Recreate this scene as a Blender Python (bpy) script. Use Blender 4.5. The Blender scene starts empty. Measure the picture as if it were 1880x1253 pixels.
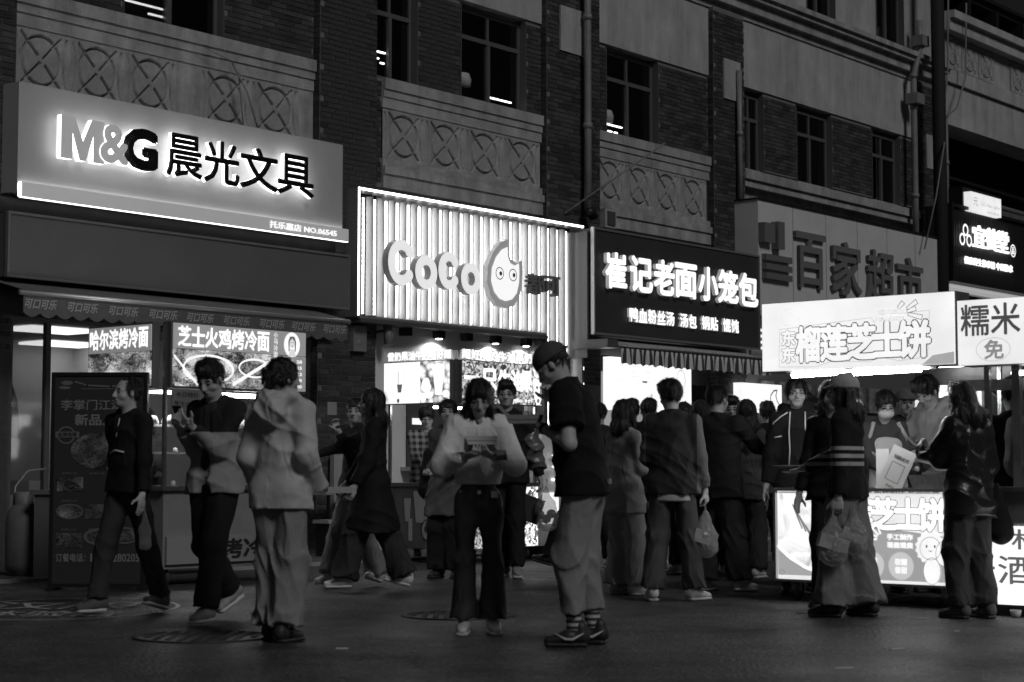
import bpy, math, random
import numpy as np
from mathutils import Matrix, Vector
random.seed(7)
scene = bpy.context.scene
COL = scene.collection
# ---------------------------------------------------------------- camera
F, TH = 3300.0, math.atan(238.5/3300.0)
cd = bpy.data.cameras.new('camera'); cam = bpy.data.objects.new('camera', cd); COL.objects.link(cam)
cam.location = (0, 0, 1); cam.rotation_euler = (math.pi/2+TH, 0, 0)
cd.sensor_width = 36; cd.lens = F/1880*36; cd.clip_end = 500; cd.clip_start = .1
cd.dof.use_dof = True; cd.dof.focus_distance = 19; cd.dof.aperture_fstop = 3.2
scene.camera = cam
# ---------------------------------------------------------------- night sky and street glow
w = bpy.data.worlds.new('World'); scene.world = w; w.use_nodes = True
nt = w.node_tree; nt.nodes.clear()
sky = nt.nodes.new('ShaderNodeTexSky'); sky.sky_type = 'NISHITA'; sky.sun_disc = False
sky.sun_elevation = math.radians(32); sky.sun_rotation = math.radians(200)
bw = nt.nodes.new('ShaderNodeRGBToBW'); bg = nt.nodes.new('ShaderNodeBackground'); wo = nt.nodes.new('ShaderNodeOutputWorld')
nt.links.new(sky.outputs[0], bw.inputs[0]); nt.links.new(bw.outputs[0], bg.inputs[0]); nt.links.new(bg.outputs[0], wo.inputs[0])
bg.inputs[1].default_value = .0022
ld = bpy.data.lights.new('street_glow', 'SUN'); ld.energy = .76; ld.angle = math.radians(15); ld.color = (1, 1, 1)
lo = bpy.data.objects.new('street_glow', ld); COL.objects.link(lo)
lo.rotation_euler = Vector((-.42, .66, -.62)).to_track_quat('-Z', 'Y').to_euler()
scene.view_settings.view_transform = 'Standard'; scene.view_settings.look = 'None'
scene.view_settings.exposure = 0; scene.view_settings.gamma = 1
scene.render.engine = 'CYCLES'
scene.cycles.use_denoising = True
scene.cycles.max_bounces = 6; scene.cycles.diffuse_bounces = 3; scene.cycles.glossy_bounces = 3
scene.cycles.transparent_max_bounces = 12; scene.cycles.sample_clamp_indirect = 3
scene.cycles.use_light_tree = True
# ---------------------------------------------------------------- photo measurements -> places
c_, s_ = math.cos(TH), math.sin(TH)
_n = math.hypot(.635, .7725); DX, DY = .635/_n, .7725/_n
X0, Y0 = -285/3300*22.5, 22.5
def ray(px, py):
    u = px-940; v = 626.5-py
    return (u, F*c_-v*s_, F*s_+v*c_)
def fac(px, py, o=0):          # point on the shop front plane, o metres out: (along, height)
    r = ray(px, py); nx, ny = DY, -DX
    t = (o+X0*nx+Y0*ny)/(r[0]*nx+r[1]*ny)
    return ((r[0]*t-X0)*DX+(r[1]*t-Y0)*DY, 1+r[2]*t)
def fs(px, o=0, py=500): return fac(px, py, o)[0]
def gr(px, py, z=0):
    r = ray(px, py); t = (z-1)/r[2]; return Vector((r[0]*t, r[1]*t, z))
def dep(px, py, Y):
    r = ray(px, py); t = Y/r[1]; return Vector((r[0]*t, Y, 1+r[2]*t))
FANG = math.atan2(DY, DX)
FAC = Matrix.Translation((X0, Y0, 0)) @ Matrix.Rotation(FANG, 4, 'Z')     # x along the front, y into the building
WRL = Matrix.Identity(4)
FINV = FAC.inverted()
# ---------------------------------------------------------------- materials
MATS = {}
def mat(name, g=.3, rough=.7, metal=0., var=.0, vs=6., bump=0., bs=60., emit=0., alpha=1., spec=.5, coat=0., trans=0., gl=1.45, tex=None):
    if name in MATS: return MATS[name]
    m = bpy.data.materials.new(name); m.use_nodes = True; MATS[name] = m
    n = m.node_tree.nodes; L = m.node_tree.links; p = n['Principled BSDF']
    p.inputs['Base Color'].default_value = (g, g, g, 1); p.inputs['Roughness'].default_value = rough
    p.inputs['Metallic'].default_value = metal; p.inputs['Specular IOR Level'].default_value = spec
    p.inputs['Coat Weight'].default_value = coat; p.inputs['Alpha'].default_value = alpha
    p.inputs['Transmission Weight'].default_value = trans; p.inputs['IOR'].default_value = gl
    tc = n.new('ShaderNodeTexCoord')
    if var:
        a = n.new('ShaderNodeTexNoise'); a.inputs['Scale'].default_value = vs; a.inputs['Detail'].default_value = 6; a.inputs['Roughness'].default_value = .65
        L.new(tc.outputs['Object'], a.inputs['Vector'])
        r = n.new('ShaderNodeMapRange'); r.inputs[1].default_value = .25; r.inputs[2].default_value = .75
        r.inputs[3].default_value = g*(1-var); r.inputs[4].default_value = g*(1+var)
        L.new(a.outputs['Fac'], r.inputs[0]); L.new(r.outputs[0], p.inputs['Base Color'])
    if bump:
        a = n.new('ShaderNodeTexNoise'); a.inputs['Scale'].default_value = bs; a.inputs['Detail'].default_value = 4
        L.new(tc.outputs['Object'], a.inputs['Vector'])
        b = n.new('ShaderNodeBump'); b.inputs['Strength'].default_value = bump; b.inputs['Distance'].default_value = .02
        L.new(a.outputs['Fac'], b.inputs['Height']); L.new(b.outputs[0], p.inputs['Normal'])
    if emit:
        p.inputs['Emission Color'].default_value = (1, 1, 1, 1); p.inputs['Emission Strength'].default_value = emit
        if tex is None:
            p.inputs['Base Color'].default_value = (.5, .5, .5, 1)
    if tex:
        o = tex(n, L, tc)          # a value output
        if emit: 
            mm = n.new('ShaderNodeMath'); mm.operation = 'MULTIPLY'; mm.inputs[1].default_value = emit
            L.new(o, mm.inputs[0]); L.new(mm.outputs[0], p.inputs['Emission Strength'])
        L.new(o, p.inputs['Base Color'])
    return m
def N(n, L, t, **kw):
    x = n.new(t)
    for k, v in kw.items():
        if k.startswith('i_'):
            kk = k[2:]; kk = int(kk) if kk.isdigit() else kk.replace('_', ' ')
            if hasattr(v, 'is_output'): L.new(v, x.inputs[kk])
            else: x.inputs[kk].default_value = v
        else: setattr(x, k, v)
    return x
def streaks(m, lo=.6, hi=1.25, sc=2.2):
    n = m.node_tree.nodes; L = m.node_tree.links; p = n['Principled BSDF']; src = p.inputs['Base Color'].links[0].from_socket
    tc = N(n, L, 'ShaderNodeTexCoord'); mp = N(n, L, 'ShaderNodeMapping'); L.new(tc.outputs['Object'], mp.inputs[0]); mp.inputs['Scale'].default_value = (1, 1, .16)
    q = N(n, L, 'ShaderNodeTexNoise', i_Vector=mp.outputs[0], i_Scale=sc, i_Detail=7, i_Roughness=.7); r = N(n, L, 'ShaderNodeMapRange', i_0=q.outputs['Fac'], i_1=.35, i_2=.62, i_3=lo, i_4=hi)
    x = N(n, L, 'ShaderNodeMath', operation='MULTIPLY', i_0=src, i_1=r.outputs[0]); L.new(x.outputs[0], p.inputs['Base Color']); return m
def E(level):                     # printed film or acrylic lit from behind
    nm = 'backlit_%03d' % round(level*100)
    if nm in MATS or level < .7: return mat(nm, .5, .35, emit=level, spec=.3)
    m = mat(nm, .5, .35, emit=level, spec=.3); n = m.node_tree.nodes; L = m.node_tree.links     # lamps behind the film shine through unevenly
    tc = N(n, L, 'ShaderNodeTexCoord'); q = N(n, L, 'ShaderNodeTexNoise', i_Vector=tc.outputs['Object'], i_Scale=2.6, i_Detail=3)
    r = N(n, L, 'ShaderNodeMapRange', i_0=q.outputs['Fac'], i_1=.35, i_2=.65, i_3=level*.88, i_4=level*1.02); L.new(r.outputs[0], n['Principled BSDF'].inputs['Emission Strength']); return m
def glass(name='window_glass', g=.9, r=.06, refl=.18):
    if name in MATS: return MATS[name]
    m = bpy.data.materials.new(name); m.use_nodes = True; MATS[name] = m
    n = m.node_tree.nodes; L = m.node_tree.links; n.remove(n['Principled BSDF'])
    t = N(n, L, 'ShaderNodeBsdfTransparent'); t.inputs[0].default_value = (g, g, g, 1)
    q = N(n, L, 'ShaderNodeBsdfGlossy', i_Roughness=r); q.inputs[0].default_value = (1, 1, 1, 1)
    f = N(n, L, 'ShaderNodeFresnel', i_IOR=1.5)
    a = N(n, L, 'ShaderNodeMath', operation='ADD', i_0=f.outputs[0], i_1=refl*.3)
    x = N(n, L, 'ShaderNodeMixShader', i_0=a.outputs[0], i_1=t.outputs[0], i_2=q.outputs[0])
    L.new(x.outputs[0], n['Material Output'].inputs[0]); return m
# ---------------------------------------------------------------- mesh building
class MB:
    def __init__(s, M=None): s.v = []; s.f = []; s.m = []; s.M = M; s.mi = 0; s.sm = []; s.smooth = False
    def add(s, vs, fs):
        b = len(s.v)
        if s.M is not None: vs = [tuple(s.M @ Vector(p)) for p in vs]
        s.v += [tuple(p) for p in vs]
        for f in fs: s.f.append(tuple(i+b for i in f)); s.m.append(s.mi); s.sm.append(s.smooth)
        return s
    def box(s, x0, x1, y0, y1, z0, z1):
        return s.add([(x0,y0,z0),(x1,y0,z0),(x1,y1,z0),(x0,y1,z0),(x0,y0,z1),(x1,y0,z1),(x1,y1,z1),(x0,y1,z1)],
              [(0,3,2,1),(4,5,6,7),(0,1,5,4),(1,2,6,5),(2,3,7,6),(3,0,4,7)])
    def quad(s, a, b, c, d): return s.add([a, b, c, d], [(0,1,2,3)])
    def prism(s, pts, y0, y1):        # outline in x,z, thick in y
        n = len(pts); vs = [(x, y0, z) for x, z in pts]+[(x, y1, z) for x, z in pts]
        fs = [tuple(range(n)), tuple(range(2*n-1, n-1, -1))]+[(i, i+n, (i+1) % n+n, (i+1) % n) for i in range(n)]
        return s.add(vs, fs)
    def flat(s, pts, y): return s.add([(x, y, z) for x, z in pts], [tuple(range(len(pts)))])
    def tube(s, pts, r, n=8, caps=True):
        pts = [Vector(p) for p in pts]; rr = r if isinstance(r, (list, tuple)) else [r]*len(pts)
        vs = []; fs = []; up = None
        for i, p in enumerate(pts):
            d = (pts[min(i+1, len(pts)-1)]-pts[max(i-1, 0)])
            d = d.normalized() if d.length > 1e-9 else Vector((0, 0, 1))
            if up is None: up = Vector((0, 0, 1)) if abs(d.z) < .9 else Vector((1, 0, 0))
            a = d.cross(up)
            if a.length < 1e-4: a = d.cross(Vector((0, 1, .01)))
            a.normalize(); b = a.cross(d)
            for k in range(n):
                t = 2*math.pi*k/n; vs.append(p+a*math.cos(t)*rr[i]+b*math.sin(t)*rr[i])
        for i in range(len(pts)-1):
            for k in range(n): fs.append((i*n+k, i*n+(k+1) % n, (i+1)*n+(k+1) % n, (i+1)*n+k))
        if caps: fs.append(tuple(range(n-1, -1, -1))); fs.append(tuple(range((len(pts)-1)*n, len(pts)*n)))
        sm = s.smooth; s.smooth = True; s.add(vs, fs); s.smooth = sm; return s
    def lathe(s, prof, c=(0, 0, 0), n=20):      # profile (r, z) round a vertical axis
        vs = []; fs = []
        for r, z in prof:
            for k in range(n): t = 2*math.pi*k/n; vs.append((c[0]+r*math.cos(t), c[1]+r*math.sin(t), c[2]+z))
        for i in range(len(prof)-1):
            for k in range(n): fs.append((i*n+k, i*n+(k+1) % n, (i+1)*n+(k+1) % n, (i+1)*n+k))
        sm = s.smooth; s.smooth = True; s.add(vs, fs); s.smooth = sm; return s
    def disc(s, cx, cz, r, y, n=28, rz=None):
        rz = rz or r; return s.flat([(cx+r*math.cos(2*math.pi*k/n), cz+rz*math.sin(2*math.pi*k/n)) for k in range(n)], y)
    def ring(s, cx, cz, r, t, y, n=32, rz=None):
        rz = rz or r; vs = []
        for q in (0, -t):
            vs += [(cx+(r+q)*math.cos(2*math.pi*k/n), y, cz+(rz+q)*math.sin(2*math.pi*k/n)) for k in range(n)]
        return s.add(vs, [(k, (k+1) % n, (k+1) % n+n, k+n) for k in range(n)])
    def line(s, pts, t, y):           # flat printed line in x,z
        for (x0, z0), (x1, z1) in zip(pts[:-1], pts[1:]):
            dx, dz = x1-x0, z1-z0; l = math.hypot(dx, dz) or 1; nx, nz = -dz/l*t/2, dx/l*t/2; ex, ez = dx/l*t/2, dz/l*t/2
            s.flat([(x0-ex-nx, z0-ez-nz), (x1+ex-nx, z1+ez-nz), (x1+ex+nx, z1+ez+nz), (x0-ex+nx, z0-ez+nz)], y)
        return s
TXT = {}
def glyphs(body, off=0., ext=0., res=2, shear=0.):
    k = (body, off, ext, res, shear)
    if k in TXT: return TXT[k]
    cu = bpy.data.curves.new('t', 'FONT'); cu.body = body; cu.offset = off; cu.extrude = ext; cu.resolution_u = res; cu.shear = shear
    o = bpy.data.objects.new('t', cu); COL.objects.link(o)
    dg = bpy.context.evaluated_depsgraph_get(); me = bpy.data.meshes.new_from_object(o.evaluated_get(dg))
    vs = np.array([v.co[:] for v in me.vertices]).reshape(-1, 3); fsx = [tuple(p.vertices) for p in me.polygons]
    ns = [p.normal.z for p in me.polygons]
    bpy.data.objects.remove(o); bpy.data.curves.remove(cu); bpy.data.meshes.remove(me)
    TXT[k] = (vs, fsx, ns); return TXT[k]
def text(mb, body, x0, x1, z0, z1, y, off=0., depth=0., res=2, side=None, front=None, cell=False, shear=0.):
    """lettering in the x,z plane fitted to a rectangle, front at y; cell=True keeps a Chinese character's own margins"""
    vs, fc, ns = glyphs(body, 0., .1 if depth else 0., res, shear)
    if len(vs) == 0: return
    if off > .006:              # heavier weight: strike the character several times round a small circle
        k = 8 if off > .05 else 6; V = [vs]; Fc = list(fc); Ns = list(ns)
        for i in range(k):
            a = 2*math.pi*(i+.5)/k; Fc += [tuple(q+len(vs)*(i+1) for q in f) for f in fc]; Ns += list(ns)
            V.append(vs+np.array([off*math.cos(a), off*math.sin(a), 0])); V[-1][:, 2] += (i+1)*.0004
        vs = np.concatenate(V); fc = Fc; ns = Ns
    if cell: lo, hi = (0., -.10), (1.0, .86)
    else: lo, hi = vs[:, :2].min(0), vs[:, :2].max(0)
    if not depth: vs = vs-np.array([0, 0, 0])
    sx = (x1-x0)/(hi[0]-lo[0]); sz = (z1-z0)/(hi[1]-lo[1])
    out = [(x0+(v[0]-lo[0])*sx, y+(depth*(.1-v[2])/.2 if depth else -v[2]*.3), z0+(v[1]-lo[1])*sz) for v in vs]
    if depth and front is not None:
        mi = mb.mi; A = [f for f, n in zip(fc, ns) if n > .9]; B = [f for f, n in zip(fc, ns) if n <= .9]
        mb.mi = front; b = len(mb.v); mb.add(out, A); mb.mi = side
        for f in B: mb.f.append(tuple(i+b for i in f)); mb.m.append(side); mb.sm.append(False)
        mb.mi = mi
    else: mb.add(out, fc)
ROOT = {}
def mesh_from(name, mb, mats, org):
    me = bpy.data.meshes.new(name)
    me.from_pydata([(x-org[0], y-org[1], z-org[2]) for x, y, z in mb.v], [], mb.f)
    for m in (mats if isinstance(mats, (list, tuple)) else [mats]): me.materials.append(m)
    if any(mb.m): me.polygons.foreach_set('material_index', mb.m)
    if any(mb.sm): me.polygons.foreach_set('use_smooth', mb.sm)
    me.update(); return me
def tagit(o, label=None, cat=None, group=None, kind=None):
    if label: o['label'] = label
    if cat: o['category'] = cat
    if group: o['group'] = group
    if kind: o['kind'] = kind
    return o
def thing(name, label, cat, frame=WRL, org=(0, 0, 0), group=None):
    o = bpy.data.objects.new(name, None); COL.objects.link(o); o.empty_display_size = .1
    o.matrix_world = frame @ Matrix.Translation(org); ROOT[o.name] = org
    return tagit(o, label, cat, group)
def part(name, mb, mats, root, label=None, kind=None):
    org = ROOT[root.name]; me = mesh_from(name, mb, mats, org)
    o = bpy.data.objects.new(name, me); COL.objects.link(o); o.parent = root; ROOT[o.name] = org
    return tagit(o, label, None, None, kind)
def solo(name, mb, mats, label, cat, frame=WRL, org=(0, 0, 0), group=None, kind=None):
    me = mesh_from(name, mb, mats, org); o = bpy.data.objects.new(name, me); COL.objects.link(o)
    o.matrix_world = frame @ Matrix.Translation(org); ROOT[o.name] = org
    return tagit(o, label, cat, group, kind)
# ================================================================ GROUND
def asphalt():
    m = bpy.data.materials.new('asphalt'); m.use_nodes = True; n = m.node_tree.nodes; L = m.node_tree.links; p = n['Principled BSDF']
    tc = N(n, L, 'ShaderNodeTexCoord')
    a = N(n, L, 'ShaderNodeTexNoise', i_Vector=tc.outputs['Object'], i_Scale=.7, i_Detail=6)
    b = N(n, L, 'ShaderNodeTexNoise', i_Vector=tc.outputs['Object'], i_Scale=90., i_Detail=3)
    v = N(n, L, 'ShaderNodeTexVoronoi', i_Vector=tc.outputs['Object'], i_Scale=38.)
    x = N(n, L, 'ShaderNodeMath', operation='MULTIPLY', i_0=a.outputs['Fac'], i_1=.095)
    y = N(n, L, 'ShaderNodeMath', operation='MULTIPLY_ADD', i_0=b.outputs['Fac'], i_1=.07, i_2=x.outputs[0])
    z = N(n, L, 'ShaderNodeMath', operation='SUBTRACT', i_0=y.outputs[0], i_1=.02)
    ck = N(n, L, 'ShaderNodeTexNoise', i_Vector=tc.outputs['Object'], i_Scale=.55, i_Detail=8, i_Distortion=.4)
    c1_ = N(n, L, 'ShaderNodeMath', operation='SUBTRACT', i_0=ck.outputs['Fac'], i_1=.5); c2_ = N(n, L, 'ShaderNodeMath', operation='ABSOLUTE', i_0=c1_.outputs[0])
    c3_ = N(n, L, 'ShaderNodeMapRange', i_0=c2_.outputs[0], i_1=.0, i_2=.006, i_3=.45, i_4=1.)
    st = N(n, L, 'ShaderNodeTexNoise', i_Vector=tc.outputs['Object'], i_Scale=2.6, i_Detail=5); s2_ = N(n, L, 'ShaderNodeMapRange', i_0=st.outputs['Fac'], i_1=.35, i_2=.65, i_3=.65, i_4=1.35)
    z2 = N(n, L, 'ShaderNodeMath', operation='MULTIPLY', i_0=z.outputs[0], i_1=c3_.outputs[0]); z3_ = N(n, L, 'ShaderNodeMath', operation='MULTIPLY', i_0=z2.outputs[0], i_1=s2_.outputs[0])
    vg = N(n, L, 'ShaderNodeTexVoronoi', i_Vector=tc.outputs['Object'], i_Scale=55.); vb = N(n, L, 'ShaderNodeRGBToBW', i_0=vg.outputs['Color']); vr = N(n, L, 'ShaderNodeMapRange', i_0=vb.outputs[0], i_1=.3, i_2=.85, i_3=.4, i_4=1.6)
    z3 = N(n, L, 'ShaderNodeMath', operation='MULTIPLY', i_0=z3_.outputs[0], i_1=vr.outputs[0])
    L.new(z3.outputs[0], p.inputs['Base Color'])
    r = N(n, L, 'ShaderNodeMapRange', i_0=a.outputs['Fac'], i_1=.35, i_2=.7, i_3=.38, i_4=.7); L.new(r.outputs[0], p.inputs['Roughness'])
    h = N(n, L, 'ShaderNodeMath', operation='ADD', i_0=v.outputs['Distance'], i_1=b.outputs['Fac'])
    bp = N(n, L, 'ShaderNodeBump', i_Height=h.outputs[0], i_Strength=.75, i_Distance=.02); L.new(bp.outputs[0], p.inputs['Normal'])
    return m
ASPH = asphalt()
mb = MB().quad((-60, -20, 0), (60, -20, 0), (60, 120, 0), (-60, 120, 0))
solo('road', mb, ASPH, None, None, kind='structure')
PAVE = mat('pavement', .1, .7, var=.35, vs=3, bump=.3, bs=40)
mb = MB().box(-14, 26, -1.9, 0.0, 0, .006)
pv = solo('pavement', mb, PAVE, None, None, FAC, kind='structure')
me = None
for i in range(60):        # paving stones nearest the camera, each its own slab
    s = -5.6+i*.4
    if s > 10: break
    for j in range(3):
        k = MB().box(-.196, .196, -.196, .196, 0, .016)
        if me is None: me = mesh_from('paving_stone', k, mat('paving_stone', .12, .65, var=.3, vs=9, bump=.3), (0, 0, 0))
        o = bpy.data.objects.new('paving_stone', me); COL.objects.link(o); o.parent = pv
        o.location = (s, -1.68+j*.4, .006+random.uniform(0, .003))
mb = MB()
g0 = FINV @ gr(560, 1056); g1 = FINV @ gr(1190, 1003)
mb.box(g0.x-9, g0.x+17, -2.06, -1.93, 0, .03)
solo('kerb', mb, mat('kerb_stone', .3, .6, var=.3), None, None, FAC, kind='structure')
IRON = mat('cast_iron', .032, .5, .3, var=.3, vs=30, bump=.4, bs=50)
def manhole(px, py, r, label):
    p = gr(px, py); t = thing('manhole_cover', label, 'manhole cover', WRL, (p.x, p.y, .004), 'round manhole covers in the road')
    m = MB(); m.lathe([(r, 0), (r, .008), (r*.9, .009), (r*.9, .004), (0.001, .004)], (p.x, p.y, .001), 40); part('rim', m, IRON, t)
    m = MB()
    for a in range(-4, 5):
        for b in range(-4, 5):
            x, y = a*r*.19, b*r*.19
            if math.hypot(x, y) < r*.82: m.box(p.x+x-.018, p.x+x+.018, p.y+y-.018, p.y+y+.018, .004, .011)
    part('lid', m, IRON, t, kind='stuff')
manhole(842, 1131, .4, 'round iron manhole cover behind the woman in the cropped white cardigan')
manhole(372, 1170, .42, 'dark round manhole cover in the road in front of the man looking at his phone')
# advert projected on the road, its light painted as a pale ring and characters
ADVERT = mat('advert_light_paint', .42, .7, var=.7, vs=14)
p = gr(118, 1118); mb = MB(); mb.M = Matrix.Translation((p.x, p.y, 0)) @ Matrix.Rotation(-math.pi/2, 4, 'X')
mb.ring(0, 0, .82, .03, -.005, 48, 1.05); text(mb, '汉服', -.62, .5, -.1, .55, -.005, .01); text(mb, '体验馆', -.5, .5, -.75, -.25, -.005, .01)
solo('projected_advert', mb, ADVERT, 'projected advert light painted on the road at the left as pale lettering in a ring', 'projected advert', kind='structure')
LIT = mat('litter_paper', .55, .7, var=.2)
for i, (px, py, l, a, lab) in enumerate([(1478, 1127, .13, -.3, 'bent white skewer wrapper lying left of the striped sweater woman\'s shoes'), (1685, 1136, .16, -.4, 'white drinking straw lying between the two customers at the durian stall'),
        (1648, 1193, .1, .4, 'small scrap of pale paper on the open road at the lower right'), (1550, 1228, .1, .2, 'flat scrap of paper nearest the camera at the lower right'), (628, 1192, .07, .1, 'tiny paper scrap on the road right of the grey trousers'),
        (1756, 1160, .03, .1, 'tiny white fleck on the road in front of the curly haired customer')]):
    p = gr(px, py); m = MB(Matrix.Translation(p) @ Matrix.Rotation(a, 4, 'Z')); m.box(-l/2, l/2, -.012, .012, .001, .007); 
    if i == 0: m.M = m.M @ Matrix.Rotation(.9, 4, 'Z'); m.box(-.05, .05, .02, .035, .001, .006)
    solo('litter', m, LIT, lab, 'litter', org=tuple(p), group='scraps of litter on the road')
p = gr(1865, 1134); m = MB(Matrix.Translation(p)); m.lathe([(.001, 0), (.03, 0), (.04, .05), (.038, .05), (.028, .004), (.001, .004)], n=14)
solo('paper_cup', m, LIT, 'small crushed paper cup on the road at the far right', 'cup', org=tuple(p))

# ================================================================ BUILDING
STUC = streaks(mat('grey_stucco', .40, .85, var=.2, vs=1.6, bump=.25, bs=30), .76, 1.14)
CONC = streaks(mat('moulded_concrete', .36, .85, var=.28, vs=5, bump=.3, bs=45), .7, 1.15, 3.)
MORT = mat('mortar', .17, .95, var=.3, vs=20)
def brickmat():
    m = mat('dark_brick', .048, .8, var=.5, vs=3, bump=.35, bs=70)
    n = m.node_tree.nodes; L = m.node_tree.links; p = n['Principled BSDF']
    src = p.inputs['Base Color'].links[0].from_socket
    g = N(n, L, 'ShaderNodeNewGeometry'); q = N(n, L, 'ShaderNodeMapRange', i_0=g.outputs['Random Per Island'], i_3=.55, i_4=1.5)
    x = N(n, L, 'ShaderNodeMath', operation='MULTIPLY', i_0=src, i_1=q.outputs[0]); L.new(x.outputs[0], p.inputs['Base Color'])
    return m
BRICK = brickmat()
DARKM = mat('dark_metal', .03, .45, .5, var=.3)
FRAME = mat('window_frame_paint', .11, .45)
PIPE = mat('painted_pipe', .22, .5, var=.2)
bld = thing('commercial_building', 'long brick and stucco commercial block with shops on its ground floor', 'building', FAC)
ZS, ZP1, ZP0, ZL, ZW0, ZW1 = 4.62, 5.66, 5.0, 4.8, 6.04, 7.38
wins = [(-3.74, -2.27), (.24, 1.09), (1.95, 3.36), (5.26, 6.63), (9.1, 9.74), (10.82, 12.06), (13.54, 14.66)]
PIL = [(-9, -5.2), (-.8, .2), (3.7, 4.95), (8.04, 8.95), (15.3, 16.1)]
rects = []       # brick areas: s0,s1,z0,z1,o
for a, b in [(-5.2, -3.74), (-2.27, -.8), (.2, .24), (1.09, 1.95), (3.36, 3.7), (4.95, 5.26), (6.63, 8.04), (8.95, 9.1), (9.74, 10.82), (12.06, 13.54), (14.66, 15.3)]:
    rects.append((a, b, ZW0, ZW1, 0))
rects += [(-5.2, -.8, ZW1, 8.5, 0)]
for a, b in PIL: rects.append((a, b, 0, 8.5, .12))
rects.append((.2, .41, ZS, ZW0, 0))
mort = MB(); bk = MB(); full = []
CH, BL = .066, .25
for a, b, z0, z1, o in rects:
    mort.box(a, b, -o, .35, z0, z1)
    if b-a < .1: continue
    for r in range(int(z0/CH)+1, int(z1/CH)):
        if r*CH < 2.2 and not (a > -1 and a < 1): continue
        x = a+.006-(BL/2 if r % 2 else 0)+ (.06 if r % 3 == 0 else 0)
        while x < b-.01:
            x0, x1 = max(x, a+.004), min(x+BL-.01, b-.004)
            if x1-x0 > .03:
                y = -o-.008-random.uniform(0, .003)
                if x1-x0 > BL-.011: full.append((x0, y, r*CH, a))
                else: bk.box(x0, x1, y, -o+.001, r*CH, r*CH+CH-.011)
            x += BL
        if o:   # left cheek of the pilaster, seen from the street
            bk.box(a-.008, a+.001, -o+.006, -.006, r*CH, r*CH+CH-.011)
mw = part('brick_wall', mort, MORT, bld)
view = [f for f in full if -.8 <= f[0] < 3.6 and 3.9 < f[2] < 7.4]
random.shuffle(view); view.sort(key=lambda f: (f[3] != -.8, abs(f[2]-5.6)))
near = set(id(f) for f in view[:295])
bm_ = mesh_from('brick', MB().box(0, BL-.01, 0, .011, 0, CH-.011), BRICK, (0, 0, 0))
for f in full:
    if id(f) in near:
        o = bpy.data.objects.new('brick', bm_); COL.objects.link(o); o.parent = mw; o.location = f[:3]
    else: bk.box(f[0], f[0]+BL-.01, f[1], f[1]+.011, f[2], f[2]+CH-.011)
part('brickwork', bk, BRICK, mw, kind='stuff')
# stucco and back fill
mb = MB()
for a, b in [(.2, 3.7), (4.95, 8.04), (8.95, 15.3)]: mb.box(a, b, -.03, .35, ZW1, 8.5)
mb.box(-9, 16.4, 0.02, .35, 8.5, 8.97)
mb.box(-9, -5.2, -.1, .3, 8.5, 12)
part('stucco_wall', mb, STUC, bld)
mb = MB()
for a, b in [(-5.2, -.8), (.41, 3.7), (4.95, 8.04), (8.95, 15.3)]: mb.box(a, b, .06, .35, 2.9, ZW0)
part('spandrel_wall', mb, CONC, bld)
# upper storey with its windows
up = MB(); uw = [(11.22, 12.24), (13.79, 14.9)]
xs = [-5.2]+[q for u in uw for q in u]+[16.4]
for i in range(0, len(xs), 2): up.box(xs[i], xs[i+1], .0, .35, 8.97, 10.6)
up.box(-5.2, 16.4, .001, .35, 10.6, 13)
part('upper_wall', up, STUC, bld)
mb = MB()
for z0, z1, o in [(8.5, 8.62, .06), (8.62, 8.8, .16), (8.8, 8.88, .26), (8.88, 8.97, .32)]: mb.box(-5.2, 16.35, -o, .02, z0, z1)
part('cornice', mb, CONC, bld)
for a, b, zz in [(8.3, 8.8, 0), (3.98, 4.6, 0), (15.5, 15.95, -.2)]:
    mb = MB().box(a, b, -.155, -.12, 7.04+zz, 7.7+zz); mb.line([(a, 7.37+zz), ((a+b)/2, 7.7+zz)], .012, -.157); mb.line([(a, 7.37+zz), ((a+b)/2, 7.04+zz)], .012, -.157)
    part('plaque', mb, STUC, bld)
# sills, ledges
def ledges(a, b, name):
    mb = MB()
    for z0, z1, o in [(5.9, 6.04, .08), (5.8, 5.9, .055), (5.66, 5.8, .035)]: mb.box(a, b, -o, .03, z0, z1)
    part('window_sill', mb, CONC, bld)
    mb = MB()
    for z0, z1, o in [(4.9, 5.0, .04), (4.8, 4.9, .08), (4.62, 4.8, .05)]: mb.box(a, b+.06, -o, .03, z0, z1)
    part('ledge', mb, CONC, bld)
for a, b in [(-5.2, -.82), (.41, 3.68), (4.96, 8.02)]: ledges(a, b, '')
mb = MB()
for z0, z1, o in [(5.82, 5.97, .13), (5.7, 5.82, .08)]: mb.box(8.97, 15.29, -o, .03, z0, z1)
part('window_sill', mb, CONC, bld)
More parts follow.
